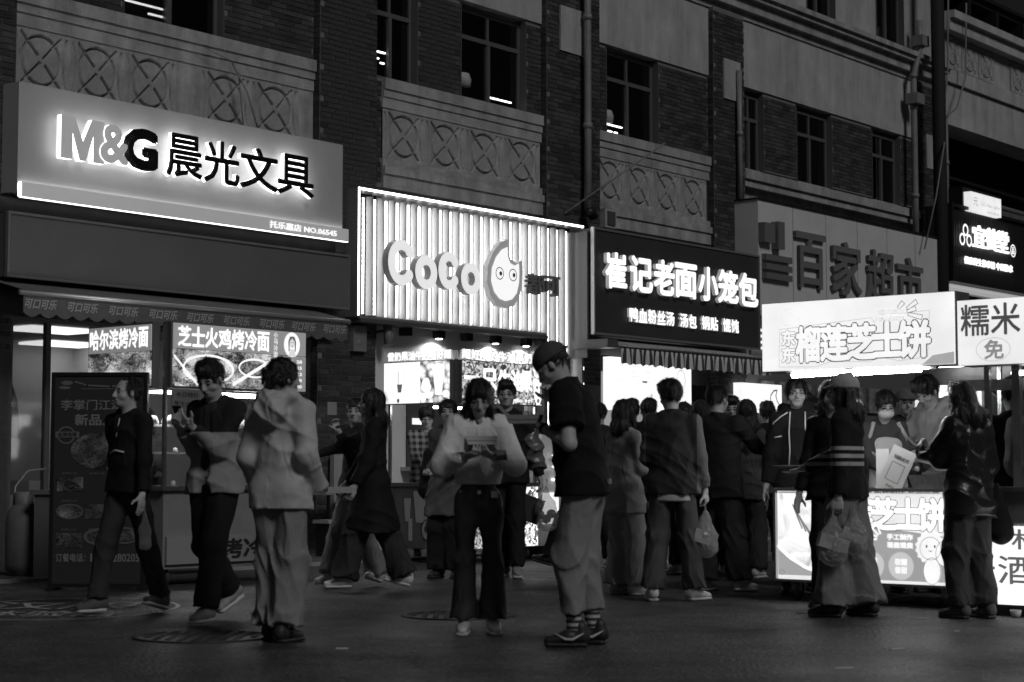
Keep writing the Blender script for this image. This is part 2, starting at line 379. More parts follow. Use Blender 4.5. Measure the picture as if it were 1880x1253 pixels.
# relief panels: a height field with real grooves
def relief():
    nx, nz = 88, 74; W, H = .8, .66
    X, Z = np.meshgrid(np.linspace(-W/2, W/2, nx), np.linspace(0, H, nz), indexing='ij'); Zc = Z-H/2
    r = np.hypot(X, Zc); hgt = np.zeros_like(X)
    def groove(d, wd=.019): 
        return .05*np.exp(-(np.maximum(d-wd*.5, 0)/.005)**2)
    th = np.arctan2(Zc, X)
    rg = np.abs(r-.262)+np.where(np.abs(np.abs(th)-math.pi/2) < .35, .0, 0)
    g = groove(np.where((np.abs(np.abs(X)-np.abs(Zc)) < .03), 1, rg))
    d1 = np.abs(X-Zc)/1.414; d2 = np.abs(X+Zc)/1.414
    l1 = np.where((r < .40) & (r > .03), np.where(np.abs(r-.262) > .0, d1, 1), 1); l2 = np.where((r < .40) & (r > .06), d2, 1)
    g = np.maximum(g, groove(l1)); g = np.maximum(g, groove(l2))
    side = np.abs(np.abs(X)-(.365-.075*np.cos(Zc*4.2)+.02)); g = np.maximum(g, groove(np.where(np.abs(Zc) < .28, side, 1)))
    hgt = np.where(r < .255, .012*(1-(r/.255)**2), 0)-g
    v = [(float(X[i, j]), -.02-float(hgt[i, j]), float(Z[i, j])) for i in range(nx) for j in range(nz)]
    f = [(i*nz+j, (i+1)*nz+j, (i+1)*nz+j+1, i*nz+j+1) for i in range(nx-1) for j in range(nz-1)]
    m = MB(); m.smooth = True; m.add(v, f); return mesh_from('relief_panel', m, CONC, (0, 0, 0))
RM = relief()
def relief_row(a, b, n, z=5.0, sc=1., par=None):
    for i in range(n):
        o = bpy.data.objects.new('relief_panel', RM); COL.objects.link(o); o.parent = par or bld
        wd = (b-a)/n; o.location = (a+wd*(i+.5), 0, z); o.scale = (wd/.8, 1, sc)
relief_row(-5.18, -2.98, 3); relief_row(-2.62, -1.06, 2); relief_row(.42, 3.66, 4); relief_row(4.97, 7.95, 4)
part('pier', MB().box(-2.98, -2.62, -.02, .03, 5.0, 5.66), CONC, bld); part('pier', MB().box(-1.06, -.82, -.02, .03, 5, 5.66), CONC, bld)
# windows
GL = glass('dark_window_glass', .5, .03, .25)
PANE_GLOW = mat('pane_streak_glow', .8, emit=5.)  # glow for the bright streaks reflected in the upstairs panes
CURT = mat('curtain', .25, .9, var=.3)
def window(a, b, z0, z1, i, curtain=False, tube=None):
    f = MB(); y0, y1 = .1, .16
    f.box(a, a+.05, y0, y1, z0, z1); f.box(b-.05, b, y0, y1, z0, z1); f.box(a+.05, b-.05, y0, y1, z0, z0+.05); f.box(a+.05, b-.05, y0, y1, z1-.05, z1)
    zt = z0+(z1-z0)*.66; f.box(a+.05, b-.05, y0-.01, y1, zt, zt+.06); m = (a+b)/2
    f.box(m-.03, m+.03, y0-.015, y1, z0+.05, zt); f.box(m-.02, m+.02, y0, y1, zt+.06, z1-.05)
    f.box(a-.001, a+.012, -.02, .1, z0, z1); f.box(b-.012, b, -.02, .1, z0, z1)
    w_ = part('window', f, FRAME, bld)
    p = MB()
    for x0, x1, q0, q1 in [(a+.05, m-.03, z0+.05, zt), (m+.03, b-.05, z0+.05, zt), (a+.05, m-.02, zt+.06, z1-.05), (m+.02, b-.05, zt+.06, z1-.05)]:
        g = MB().box(x0, x1, .125, .129, q0, q1); part('pane', g, GL, w_)
    r = MB().box(a-.3, b+.3, 1.6, 1.65, z0-.3, z1+.3); r.box(a-.3, b+.3, .35, 1.6, z1+.1, z1+.15).box(a-.3, b+.3, .35, 1.6, z0-.15, z0-.1); r.box(b+.3, b+.35, .35, 1.6, z0-.3, z1+.3).box(a-.35, a-.3, .35, 1.6, z0-.3, z1+.3)
    part('room_wall', r, mat('upstairs_room', .22, .9, var=.5, vs=3), w_)
    if curtain:
        c = MB(); c.smooth = True; n = 60; x0, x1 = m+.0, b-.08
        v = [(x0+(x1-x0)*k/n, .22+.03*math.sin(k*.9), z) for k in range(n+1) for z in (z0+.05, z1-.1)]
        c.add(v, [(2*k, 2*k+2, 2*k+3, 2*k+1) for k in range(n)]); part('curtain', c, CURT, w_)
    if tube:  # glowing bars just behind the glass stand in for reflections on it
        for x0, x1, zz, yy in tube:
            t = MB().tube([(x0, yy, zz), (x1, yy, zz-.0)], .013, 6); part('glow_tube', t, PANE_GLOW, w_)
window(*wins[0], 6.05, 7.33, 0, tube=[(-3.65, -2.85, 6.3, .25), (-3.2, -2.9, 6.2, .22)])
window(*wins[1], 6.05, 7.33, 1, True, tube=[(.3, .62, 6.42, .135), (.3, .5, 6.33, .135), (.53, .6, 6.28, .135)])
window(*wins[2], 6.05, 7.33, 2, tube=[(2.72, 3.2, 6.18, .135)])
window(*wins[3], 6.0, 7.33, 3, tube=[(5.34, 5.86, 6.22, .135), (5.5, 5.6, 6.12, .135), (5.66, 5.74, 6.12, .135)])
window(*wins[4], 5.99, 7.3, 4, True); window(*wins[5], 5.99, 7.3, 5, True); window(*wins[6], 5.99, 7.3, 6, True)
for a, b in uw: window(a, b, 8.97, 10.6, 7, True)
# white wicker lampshade behind two panes
for s0 in (2.2, 5.5):
    m = MB().lathe([(.02, .2), (.09, .18), (.12, .1), (.11, 0), (.04, -.02)], (s0, .17, 6.25), 16)
    solo('lampshade', m, mat('wicker_shade', .4, .7, var=.6, vs=60), 'woven round lampshade behind the %s window' % ('wide' if s0 < 4 else 'narrower right-hand'), 'lampshade', FAC, (s0, .17, 6.25), 'lampshades behind the upstairs windows')
# downpipes
def pipe(pts, r, name='downpipe'):
    m = MB().tube(pts, r, 12)
    for p in pts[1:-1]: m.tube([(p[0], p[1], p[2]-.04), (p[0], p[1], p[2]+.04)], r*1.25, 12)
    x, y = pts[0][0], pts[0][1]; z = pts[0][2]-1
    part(name, m, PIPE, bld)
s1 = fs(1079, .25, 200); pipe([(s1, -.25, 9), (s1, -.25, 7.6), (s1, -.25, 6), (s1, -.25, 4.72)], .055)
s2 = fs(1358, .2, 250); pipe([(s2, -.2, 7.55), (s2, -.2, 6.5), (s2, -.2, 5.3)], .045)
s3 = fs(1684, .25, 300); pipe([(s3+.1, -.3, 9.6), (s3+.1, -.3, 9.1), (s3-.1, -.25, 8.5), (s3-.1, -.25, 7.9), (s3-.1, -.25, 6.2), (s3-.1, -.25, 5.0)], .06)
part('pipe_hopper', MB().box(s3-.03, s3+.24, -.42, -.2, 9.1, 9.3), PIPE, bld); part('pipe_hopper', MB().box(s3-.25, s3+.05, -.4, -.15, 7.95, 8.15), PIPE, bld)
s4 = fs(1736, .25, 300); pipe([(s4, -.25, 7.95), (s4, -.25, 7), (s4, -.25, 5.5)], .06)
m = MB().tube([(s1-.1, -.3, 4.7), (s1+.02, -.3, 4.75), (s1+.08, -.3, 4.65)], .07, 8); part('pipe_shoe', m, DARKM, bld)
# right-hand block with the entablature over a dark open bay
rb = thing('concrete_bridge_wing', 'concrete wing with relief parapet over a dark open bay at the right', 'building', FAC, (16.4, 0, 0))
mb = MB()
for z0, z1, o in [(9.72, 9.95, .25), (9.0, 9.72, .02), (8.72, 9.0, .12), (7.88, 8.7, .05), (9.95, 10.1, .35)]: mb.box(16.4, 30, -o, .6, z0, z1)
part('entablature', mb, STUC, rb)
for i in range(9):
    if i % 4 == 3: continue
    o = bpy.data.objects.new('relief_panel', RM); COL.objects.link(o); o.parent = rb; o.location = (.55+i*.78, -.02, 9.05); o.scale = (.95, 1, .98)
mb = MB().box(16.4, 40, 4, 4.2, 0, 10).box(16.1, 16.4, .0, 4, 0, 10).box(16.4, 30, .6, 4, 9.5, 9.6)
part('back_wall', mb, mat('dark_soffit', .03, .9), rb)
mb = MB().box(16.4, 30, -.25, 0.3, 4.5, 6.35); part('lintel', mb, mat('grimy_render', .12, .8, var=.4), rb)
for k, (z, y) in enumerate([(7.3, 1.2), (6.8, .8), (6.6, 2.0), (6.95, 2.6)]):
    m = MB().tube([(16.4, y, z), (30, y, z-.1)], .04+.02*(k % 2), 8); part('ceiling_pipe', m, mat('galvanised_pipe', .3, .4, .6), rb)
for s in (17.3, 18.6, 19.9):
    m = MB().tube([(s, 1.2, 9), (s, 1.2, 6.7)], .03, 6); part('pipe_hanger', m, DARKM, rb)
# dark canopy steelwork above the wing
mb = MB()
for i in range(9): mb.box(16.5+i*1.4, 16.62+i*1.4, .7, 9, 10.6, 11.1)
for i in range(5): mb.box(16.4, 32, .8+i*1.6, .9+i*1.6, 11.1, 11.2)
mb.box(16.4, 32, .7, 9, 11.22, 11.3)
solo('roof_canopy', mb, mat('dark_steel', .012, .6), 'dark steel roof canopy over the far right end of the block', 'canopy', FAC, (14, 0, 11))
# cables and utility pole
pp = fs(1724, .6, 200)
m = MB().tube([(pp, -.6, 0), (pp, -.6, 12)], .13, 10); up_ = thing('utility_pole', 'dark utility pole standing where the brick front ends', 'pole', FAC, (pp, -.6, 0)); part('post', m, mat('tarred_pole', .012, .8), up_)
m = MB().tube([(pp-.1, -.75, 7.2), (pp-.5, -.75, 6.1), (pp-.9, -.7, 5.1)], .015, 6); part('stay_wire', m, mat('cable', .2, .5), up_)
for k, (a, b) in enumerate([((1742, 45), (1730, 210)), ((1775, 60), (1738, 215))]):
    s0, z0 = fac(a[0], a[1], .35); s9, z9 = fac(b[0], b[1], .35)
    m = MB().tube([(s0, -.35, z0+.6), (s0, -.33, z0), (s0-.05, -.33, (z0+z9)/2), ((s0+s9)/2, -.33, z9+.25), (s9, -.33, z9)], .018, 6)
    solo('cable', m, mat('cable', .2, .5), ['black cable hanging beside the utility pole', 'second cable looping over the relief parapet'][k], 'cable', FAC, (s0, -.35, z0), 'cables on the concrete wing')
s0, z0 = fac(1072, 388, .5); s9, z9 = fac(1220, 270, 1.0)
m = MB().tube([(s0, -.15, z0), (s9, -1.0, z9+.05)], .015, 6); solo('banner_pole', m, mat('cable', .2, .5), 'thin pole slanting up across the relief panel above the dumpling sign', 'pole', FAC, (s0, -.15, z0))
s0, z0 = fac(432, 115, .2); m = MB()
m.tube([(s0, -.15, z0), (s0+.1, -.3, z0-.35), (s0+.22, -.35, z0-.75)], .012, 6).tube([(s0+.05, -.2, z0-.1), (s0+.1, -.25, z0-.8)], .008, 6).tube([(s0-.5, -.15, z0+.12), (s0+.0, -.18, z0)], .006, 5)
solo('bracket_rod', m, mat('cable', .2, .5), 'thin bent metal rod hanging over the relief panels behind the stationery sign', 'rod', FAC, (s0, -.15, z0))
# wall lamp by the drain pipe
s0, z0 = fac(1113, 402, .15); t = thing('wall_lamp', 'small square wall lamp on the ledge above the dumpling sign', 'lamp', FAC, (s0, -.15, z0))
part('housing', MB().box(s0-.12, s0+.16, -.22, -.06, z0-.14, z0+.14), mat('lamp_casing', .35, .5), t); part('lens', MB().box(s0-.07, s0+.11, -.24, -.221, z0-.1, z0+.1), mat('lamp_lens', .08, .2), t)
# ================================================================ SIGNS
def edge_box(x0, x1, z0, z1, y, t, d): # frame
    m = MB(); m.box(x0, x1, y, y+d, z1-t, z1).box(x0, x1, y, y+d, z0, z0+t).box(x0, x0+t, y, y+d, z0+t, z1-t).box(x1-t, x1, y, y+d, z0+t, z1-t); return m
# --- stationery shop sign with halo lit letters
sg = thing('shop_sign', 'long stationery sign with halo-lit M&G letters above the blank panel', 'sign', FAC, (-5.35, 0, 3.78))
PAN = mat('sign_panel_satin', .44, .55, var=.06, vs=2)
part('sign_box', MB().box(-5.35, -.68, -.4, .0, 3.84, 4.97), PAN, sg)
part('lower_band', MB().box(-5.34, -3.0, -.47, -.401, 3.78, 3.93).box(-2.995, -.64, -.47, -.401, 3.78, 3.93), mat('band_grey', .5, .5, emit=.16), sg)
NEON = mat('neon_white', .8, emit=5.0)
HALO = mat('halo_edge', .8, emit=2.4)
part('light_strip', MB().box(-5.34, -.64, -.465, -.42, 3.772, 3.779).box(-5.34, -.64, -.44, -.405, 3.931, 3.934).box(-5.346, -5.341, -.465, -.405, 3.785, 3.925), HALO, sg)
LF = [mat('letter_face_pale', .62, .4, emit=.16), mat('letter_face_black', .008, .3), HALO]
def letter(body, x0, x1, z0, z1, y, d, root, mats, off=.02, front=0, cell=False, res=3, back=True):
    m = MB(); text(m, body, x0, x1, z0, z1, y, off, d, res, side=len(mats)-1, front=front, cell=cell)
    return part('letter', m, mats, root)
def spanx(a, b, o, y=500): return fs(a, o, y), fs(b, o, y)
yy = -.52; o_ = .52
mx0, mx1 = spanx(112, 192, o_, 260); m = MB(); m.mi = 2; mw_ = mx1-mx0
MP = [(0, 0), (0, 1), (.30, 1), (.5, .45), (.70, 1), (1, 1), (1, 0), (.74, 0), (.74, .62), (.57, .0), (.43, .0), (.26, .62), (.26, 0)]
for tri in ((0, 1, 2, 11, 12), (2, 3, 9, 10, 11) if False else (2, 3, 10, 11), (3, 9, 10), (3, 4, 8, 9), (4, 5, 6, 7, 8)):
    m.mi = 0; m.flat([(mx0+MP[i][0]*mw_, 4.23+MP[i][1]*.45) for i in tri], yy-.001)
m.mi = 2; P_ = [(mx0+a*mw_, 4.23+b*.45) for a, b in MP]; n = len(P_)
m.add([(x, q, z) for q in (yy, yy+.07) for x, z in P_], [(i, (i+1) % n, (i+1) % n+n, i+n) for i in range(n)]); part('letter', m, LF, sg)
ax0, ax1 = spanx(183, 236, o_, 260); letter('&', ax0, ax1, 4.25, 4.67, yy-.012, .07, sg, LF, .035)
gx0, gx1 = spanx(226, 292, o_, 270); letter('G', gx0, gx1, 4.23, 4.69, yy+.012, .06, sg, LF, .06, front=1)
for ch, a, b in [('晨', 305, 372), ('光', 374, 440), ('文', 440, 511), ('具', 509, 577)]:
    x0, x1 = spanx(a, b, o_, 310); letter(ch, x0, x1, 4.22, 4.71, yy, .05, sg, LF, .022, front=1)
m = MB(); x0, x1 = spanx(495, 618, .47, 420); text(m, '托乐嘉店 NO.06545', x0, x1, 3.815, 3.9, -.478, .02, .006); part('shop_number', m, mat('print_white_lit', .8, .5, emit=.9), sg)
# --- blank panel
sb = thing('blank_fascia_board', 'blank dark fascia board under the lit stationery sign', 'sign', FAC, (-5.47, 0, 2.95))
part('board', MB().box(-5.47, -.6, -.43, 0, 2.96, 3.61), mat('blank_film', .13, .5, var=.12, vs=1.5), sb)
part('frame', edge_box(-5.48, -.59, 2.95, 3.62, -.45, .025, .05), mat('aluminium_edge', .45, .35, .7), sb)
m = MB().box(-5.6, -.7, -.3, 0, 3.62, 3.78).box(-5.9, -.6, -.2, 0, 2.6, 2.95); part('backing', m, DARKM, sb)
# --- scalloped canopy with cola lettering
aw = thing('scalloped_awning', 'dark scalloped awning printed with repeated cola lettering', 'awning', FAC, (-5.7, -.9, 2.4))
AWN = mat('dark_canvas', .1, .85, var=.2, bump=.2, bs=50)
part('roller', MB().tube([(-5.65, -.9, 2.75), (-1.05, -.9, 2.75)], .028, 10), mat('aluminium_bar', .45, .35, .6), aw)
m = MB(); m.add([(-5.6, -.2, 2.95), (-1.1, -.2, 2.95), (-1.1, -.9, 2.78), (-5.6, -.9, 2.78)], [(0, 1, 2, 3)]); part('canopy_cloth', m, AWN, aw)
n = 23; a, b = -5.6, -1.08; pts = [(b, 2.74), (a, 2.74)]
for i in range(n):
    for k in range(7):
        t = k/6; pts.append((a+(b-a)*(i+t)/n, 2.56-.045*math.sin(math.pi*t)))
m = MB().prism(pts, -.9, -.893); part('valance', m, AWN, aw)
for i, px in enumerate([75, 152, 227, 300, 368, 435, 500, 558, 615]):
    x = fs(px, .9, 580); m = MB(); text(m, '可口可乐', x-.19, x+.19, 2.6, 2.7, -.903, .02, 0, 1, shear=.3); part('lettering', m, mat('faded_white_print', .34, .8), aw)
part('end_arm', MB().box(-1.1, -1.06, -.9, -.1, 2.7, 2.79), DARKM, aw)

# --- tea shop sign: corrugated sheet lit by tubes in its folds
cc = thing('tea_shop_sign', 'bright corrugated tea shop sign with round CoCo letters and drop logo', 'sign', FAC, (-.33, 0, 2.9))
WH = mat('white_sheet_metal', .8, .4)
xa, xb = -.2, 4.16
part('back_panel', MB().box(-.33, 3.4, -.12, 0.0, 2.9, 4.49).box(3.4, 4.23, -.12, 0, .9, 4.49), mat('white_panel', .75, .6), cc)
n = 21
for i in range(n):
    x = xa+(xb-xa)*(i)/n; wdt = (xb-xa)/n; zb = 2.94 if x < 3.38 else .95
    m = MB(); m.smooth = True
    P = [(x+wdt*(.02+.5*k/8), -.13-.07*math.sin(math.pi*k/8)) for k in range(9)]
    m.add([(px, py, z) for px, py in P for z in (zb, 4.44)], [(2*k, 2*k+2, 2*k+3, 2*k+1) for k in range(8)])
    part('rib', m, WH, cc)
    m = MB().box(x+wdt*.70, x+wdt*.82, -.14, -.125, zb+.02, 4.42); part('led_strip', m, mat('led_strip', .8, emit=5.2), cc)
m = MB()
m.box(-.345, 4.25, -.34, -.12, 4.47, 4.5).box(-.345, -.31, -.34, -.12, 2.9, 4.47).box(4.21, 4.25, -.34, -.12, .9, 4.47).box(-.31, 3.42, -.34, -.12, 2.88, 2.91)
part('frame', m, mat('frame_grey', .3, .4, .4), cc)
part('edge_light', MB().box(-.345, 4.25, -.352, -.341, 4.472, 4.5).box(-.345, -.325, -.352, -.341, 2.91, 4.472), NEON, cc)
for i in range(11):
    part('bulb', MB().lathe([(.001, .035), (.02, .02), (.02, -.02), (.001, -.035)], (4.28, -.3, 2.0+i*.23), 8), NEON, cc)
part('bottom_rail', MB().box(-.3, 3.42, -.36, -.1, 2.83, 2.879), mat('rail_steel', .16, .4, .5), cc)
CF = [mat('bubble_letter_face', .72, .35, emit=.68), mat('bubble_letter_side', .2, .35)]
def bubble(cx, cz, rx, rz, thick, gap=None, root=cc):
    """fat ring or open ring with rounded ends, 12 cm deep"""
    a0, a1 = (0, 2*math.pi) if gap is None else (gap, 2*math.pi-gap)
    n = 30; m = MB(); P = []
    for k in range(n+1):
        t = a0+(a1-a0)*k/n; P.append((math.cos(t), math.sin(t)))
    out = [(cx+rx*c, cz+rz*s) for c, s in P]; inn = [(cx+(rx-thick)*c, cz+(rz-thick)*s) for c, s in P]
    y0, y1 = -.46, -.36
    for k in range(n):
        A, B, C_, D = out[k], out[k+1], inn[k+1], inn[k]
        m.mi = 0; m.add([(q[0], y0, q[1]) for q in (A, B, C_, D)], [(0, 3, 2, 1)])
        m.mi = 1; m.add([(A[0], y0, A[1]), (B[0], y0, B[1]), (B[0], y1, B[1]), (A[0], y1, A[1])], [(0, 1, 2, 3)])
        m.add([(D[0], y0, D[1]), (C_[0], y0, C_[1]), (C_[0], y1, C_[1]), (D[0], y1, D[1])], [(0, 1, 2, 3)])
    if gap is not None:
        for t in (a0, a1):
            ex, ez = cx+(rx-thick/2)*math.cos(t), cz+(rz-thick/2)*math.sin(t); q = [(ex+thick*.56*math.cos(u*.5236), ez+thick*.56*math.sin(u*.5236)) for u in range(12)]
            m.mi = 0; m.add([(x, y0-.001, z) for x, z in q], [tuple(range(12))]); m.mi = 1
            m.add([(x, yy_, z) for yy_ in (y0-.001, y1) for x, z in q], [(k, (k+1) % 12, (k+1) % 12+12, k+12) for k in range(12)])
    return part('letter', m, CF, root)
def at(px, py, o): return fac(px, py, o)
x, z = at(742, 482, .5); bubble(x, z, .25, .29, .13, .72)
x, z = at(787, 500, .5); bubble(x, z, .21, .22, .125)
x, z = at(829, 497, .5); bubble(x, z, .21, .245, .12, .72)
x, z = at(869, 512, .5); bubble(x, z, .2, .21, .12)
# drop logo
def drop(sc, cx, cz):
    P = []
    for k in range(40):
        t = 2*math.pi*k/40+math.pi/2; r = 1.
        x_, z_ = .40*math.cos(t), .36*math.sin(t)
        P.append((cx+x_*sc, cz+z_*sc))
    return P
lx, lz = at(934, 506, .5)
def drop2(g):
    base = [(.05, .5), (-.1, .44), (-.25, .3), (-.36, .1), (-.38, -.12), (-.3, -.3), (-.16, -.41), (0, -.44), (.17, -.4), (.3, -.28), (.36, -.1), (.37, .08), (.36, .24), (.25, .19), (.12, .23), (.06, .33)]
    return [(lx+a*g*1.0, lz+b*g) for a, b in base]
lg = MB(); lg.mi = 1; lg.prism(drop2(1.0), -.44, -.36); part('logo_body', lg, [CF[0], mat('logo_grey', .27, .35, emit=.14)], cc)
lg = MB(); lg.prism(drop2(.78), -.45, -.441); part('logo_face', lg, mat('logo_white', .8, .4, emit=.85), cc)
for dx in (-.13, .15):
    e = MB(); e.ring(lx+dx, lz+.02, .085, .012, -.452, 24); e.disc(lx+dx+.02, lz+.02, .03, -.453, 16); part('eye', e, mat('logo_line', .1, .5), cc)
for ch, a, b in [('都', 968, 999), ('可', 998, 1027)]:
    x0, x1 = spanx(a, b, .42, 525); letter(ch, x0, x1, 3.42, 3.7, -.44, .08, cc, [mat('dull_letter', .2, .4), mat('dull_letter_side', .08, .4)], .018)

# --- dumpling shop sign
du = thing('dumpling_shop_sign', 'dark sign with white lettering 崔记老面小笼包 above the striped awning', 'sign', FAC, (4.55, 0, 2.96))
da, db = fs(1090, .58, 520), fs(1393, .58, 550)
part('sign_box', MB().box(da, db, -.58, 0, 2.95, 4.44), mat('dark_film', .05, .4, var=.2, vs=1.5), du)
part('frame', edge_box(da-.015, db+.015, 2.93, 4.46, -.6, .03, .06), mat('aluminium_edge', .45, .35, .7), du)
part('side_return', MB().box(da-.05, da-.016, -.5, 0, 2.6, 4.4), mat('rail_steel', .16, .4, .5), du)
LW = [mat('lit_letter', .8, emit=1.25), mat('letter_side_grey', .5, .5, emit=.2)]
cs = [(1110, 1153), (1155, 1200), (1199, 1240), (1238, 1281), (1281, 1320), (1317, 1357), (1355, 1393)]
for ch, (a, b) in zip('崔记老面小笼包', cs):
    x0, x1 = spanx(a, b, .66, 510); letter(ch, x0+.02, x1-.02, 3.6, 4.13, -.66, .06, du, LW, .036)
for wd, a, b in [('鸭血粉丝汤', 1155, 1239), ('汤包', 1248, 1280), ('锅贴', 1288, 1319), ('馄饨', 1327, 1357)]:
    x0, x1 = spanx(a, b, .63, 590); k = len(wd)
    for j, ch in enumerate(wd): letter(ch, x0+(x1-x0)*(j+.04)/k, x0+(x1-x0)*(j+.96)/k, 3.16, 3.37, -.63, .04, du, LW, .03, res=2)
# striped awning
sa = thing('striped_awning', 'striped fabric awning with ragged hem under the dumpling sign', 'awning', FAC, (4.2, -1, 2.5))
def stripes_tex(n, L, tc):
    sx = N(n, L, 'ShaderNodeSeparateXYZ', i_0=tc.outputs['Object']); m1 = N(n, L, 'ShaderNodeMath', operation='MULTIPLY', i_0=sx.outputs[0], i_1=8.2)
    fr = N(n, L, 'ShaderNodeMath', operation='FRACT', i_0=m1.outputs[0]); gt = N(n, L, 'ShaderNodeMath', operation='GREATER_THAN', i_0=fr.outputs[0], i_1=.5)
    return N(n, L, 'ShaderNodeMapRange', i_0=gt.outputs[0], i_3=.05, i_4=.6).outputs[0]
STR = mat('striped_canvas', .3, .85, tex=stripes_tex)
m = MB(); m.smooth = True; n = 120; v = []
for k in range(n+1):
    x = 4.25+4.05*k/n; wv = .02*math.sin(k*.8)
    v += [(x, -.3, 2.93), (x, -1.0, 2.73), (x, -1.0+wv, 2.63), (x, -1.0+wv*1.6, 2.5+.012*math.sin(k*2.1)+.01*math.sin(k*.7))]
m.add(v, [(4*k+j, 4*k+4+j, 4*k+5+j, 4*k+1+j) for k in range(n) for j in range(3)]); part('canvas', m, STR, sa)
part('front_bar', MB().tube([(4.2, -1, 2.745), (8.35, -1, 2.745)], .02, 8).box(4.0, 4.25, -.95, -.3, 2.72, 2.84), mat('rail_steel', .16, .4, .5), sa)

# --- supermarket sign with unlit block letters
su = thing('supermarket_sign', 'pale unlit supermarket sign with dark block letters 百家超市', 'sign', FAC, (8.39, 0, 3.6))
part('sign_box', MB().box(db+.02, 15.2, -.57, 0, 3.6, 5.38), mat('pale_panel', .62, .5, var=.1, vs=1.2), su)
m = MB()
for k in range(1, 6): m.box(db+k*1.1, db+.01+k*1.1, -.573, -.57, 3.6, 5.37)
part('panel_joint', m, mat('joint_dark', .15, .6), su)
part('top_trim', MB().box(db, 15.25, -.6, .02, 5.381, 5.41), DARKM, su)
BL_ = [mat('gloss_block_face', .2, .15, coat=1), mat('gloss_block_side', .16, .2)]
for ch, a, b, zz in [('百', 1470, 1524, 4.98), ('家', 1536, 1590, 4.95), ('超', 1600, 1650, 4.92), ('市', 1655, 1702, 4.9)]:
    x0, x1 = spanx(a, b, .72, 470); letter(ch, x0, x1, zz-.93, zz, -.64, .06, su, BL_, .018)
x0, x1 = spanx(1405, 1440, .7, 440); part('logo_block', MB().box(x0, x1-.27, -.69, -.57, 4.68, 5.0), BL_[1], su); part('logo_block', MB().box(x1-.2, x1, -.71, -.57, 4.6, 5.05), BL_[1], su)
x0, x1 = spanx(1407, 1455, .66, 500)
for k in range(3): part('bar', MB().box(x0, x1, -.66, -.57, 4.1+k*.15, 4.2+k*.15), BL_[1], su)
# --- herbal shop sign
yi = thing('herbal_shop_sign', 'dark corrugated sign with small glowing letters 宜养堂 at the right edge', 'sign', FAC, (15.4, 0, 4.6))
m = MB().box(15.42, 20, -.62, 0, 4.62, 6.08)
for k in range(60): m.box(15.45+k*.075, 15.48+k*.075, -.64, -.62, 4.7, 6.02)
part('corrugated_face', m, mat('dark_cladding', .03, .5), yi)
part('frame', edge_box(15.4, 20.02, 4.6, 6.1, -.7, .06, .1), DARKM, yi)
GW = [mat('lit_letter', .8, emit=1.25), mat('halo_edge', .8, emit=5.5)]
for ch, a, b in [('宜', 1788, 1812), ('養', 1811, 1833), ('堂', 1832, 1853)]:
    x0, x1 = spanx(a, b, .72, 440); letter(ch, x0, x1, 5.35, 5.78, -.72, .04, yi, GW, .012)
m = MB(); x0, x1 = spanx(1772, 1860, .7, 490); text(m, '健康养生推拿馆 中医推拿', x0, x1, 4.98, 5.13, -.7, .02, .02); part('lettering', m, GW[0], yi)
x, z = fac(1773, 435, .72)
for a, b, r in [(0, .13, .12), (-.15, -.06, .12), (.15, -.06, .12)]: part('emblem_ring', MB().ring(x+a, z+b, r, .04, -.72, 20), GW[0], yi)
x, z = fac(1860, 461, .72); m = MB().ring(x, z, .13, .025, -.72, 20); text(m, '品', x-.07, x+.07, z-.07, z+.07, -.72, .02); part('emblem_ring', m, GW[0], yi)
part('soffit_glow', MB().box(15.5, 20, -.6, -.1, 4.5, 4.56), mat('soffit_self_lit', .5, emit=.35), yi)  # soffit strip, its lit look put into the material as emission
hs = thing('hair_salon_lightbox', 'small white lightbox reading U-S Hair salon above the herbal sign', 'sign', FAC, (16.2, -.7, 6.0))
x0, x1 = spanx(1783, 1838, .75, 380)
part('box', MB().box(x0, x1, -.75, -.6, 6.03, 6.4), E(.8), hs)
m = MB(); text(m, 'U-S Hair salon', x0+.45, x1-.08, 6.17, 6.24, -.752, .01); text(m, '元', x0+.1, x0+.3, 6.14, 6.3, -.752, .01); text(m, '美容美发', x0+.7, x1-.1, 6.05, 6.09, -.752, .01); part('print', m, E(.25), hs)
part('bracket', MB().box(x0-.05, x1+.3, -.6, -.3, 6.1, 6.5), DARKM, hs)

# ================================================================ SHOP FRONTS
WALLG = mat('shop_wall', .72, .7, var=.1, vs=2)
# 1: noodle shop room behind glass, left
r1 = thing('noodle_shop_interior', 'lit shop room behind glass at the far left', 'shop interior', FAC, (-7, 0, 0))
part('back_wall', MB().box(-8, -.9, 4.5, 4.6, 0, 2.7).box(-.95, -.85, .3, 4.5, 0, 2.7), WALLG, r1)
part('ceiling', MB().box(-8, -.9, .0, 4.6, 2.7, 2.75), mat('ceiling_board', .5, .8), r1)
for i, (px, py, w_) in enumerate([(92, 606, .8), (115, 632, .8), (118, 656, .9), (130, 670, .8)]):
    r = ray(px, py); t = 1.68/r[2]; P = FINV @ Vector((r[0]*t, r[1]*t, 2.68))
    part('ceiling_light', MB().box(P.x-w_*.6, P.x+w_*.6, P.y-.3, P.y+.3, 2.66, 2.69), mat('ceiling_panel_light', .8, emit=1.4), r1)
fx = [fs(14), fs(92), fs(300), fs(560)]
m = MB().box(-9, fx[0], -.12, .1, 0, 2.7).box(fx[1]-.03, fx[1]+.03, 0, .06, 0, 2.6).box(fs(196), fs(200), 0, .06, 0, 2.6).box(fx[0], -.9, -.02, .08, 2.56, 2.7)
part('shopfront_frame', m, mat('brown_frame', .09, .4), r1)
part('pane', MB().box(fx[0], fx[1]-.03, .02, .026, .9, 2.56), glass('shop_glass', .8, .05, .25), r1)
part('sill_wall', MB().box(fx[0], fx[1]+.4, -.05, .1, 0, .55), mat('dark_tile', .03, .35), r1)
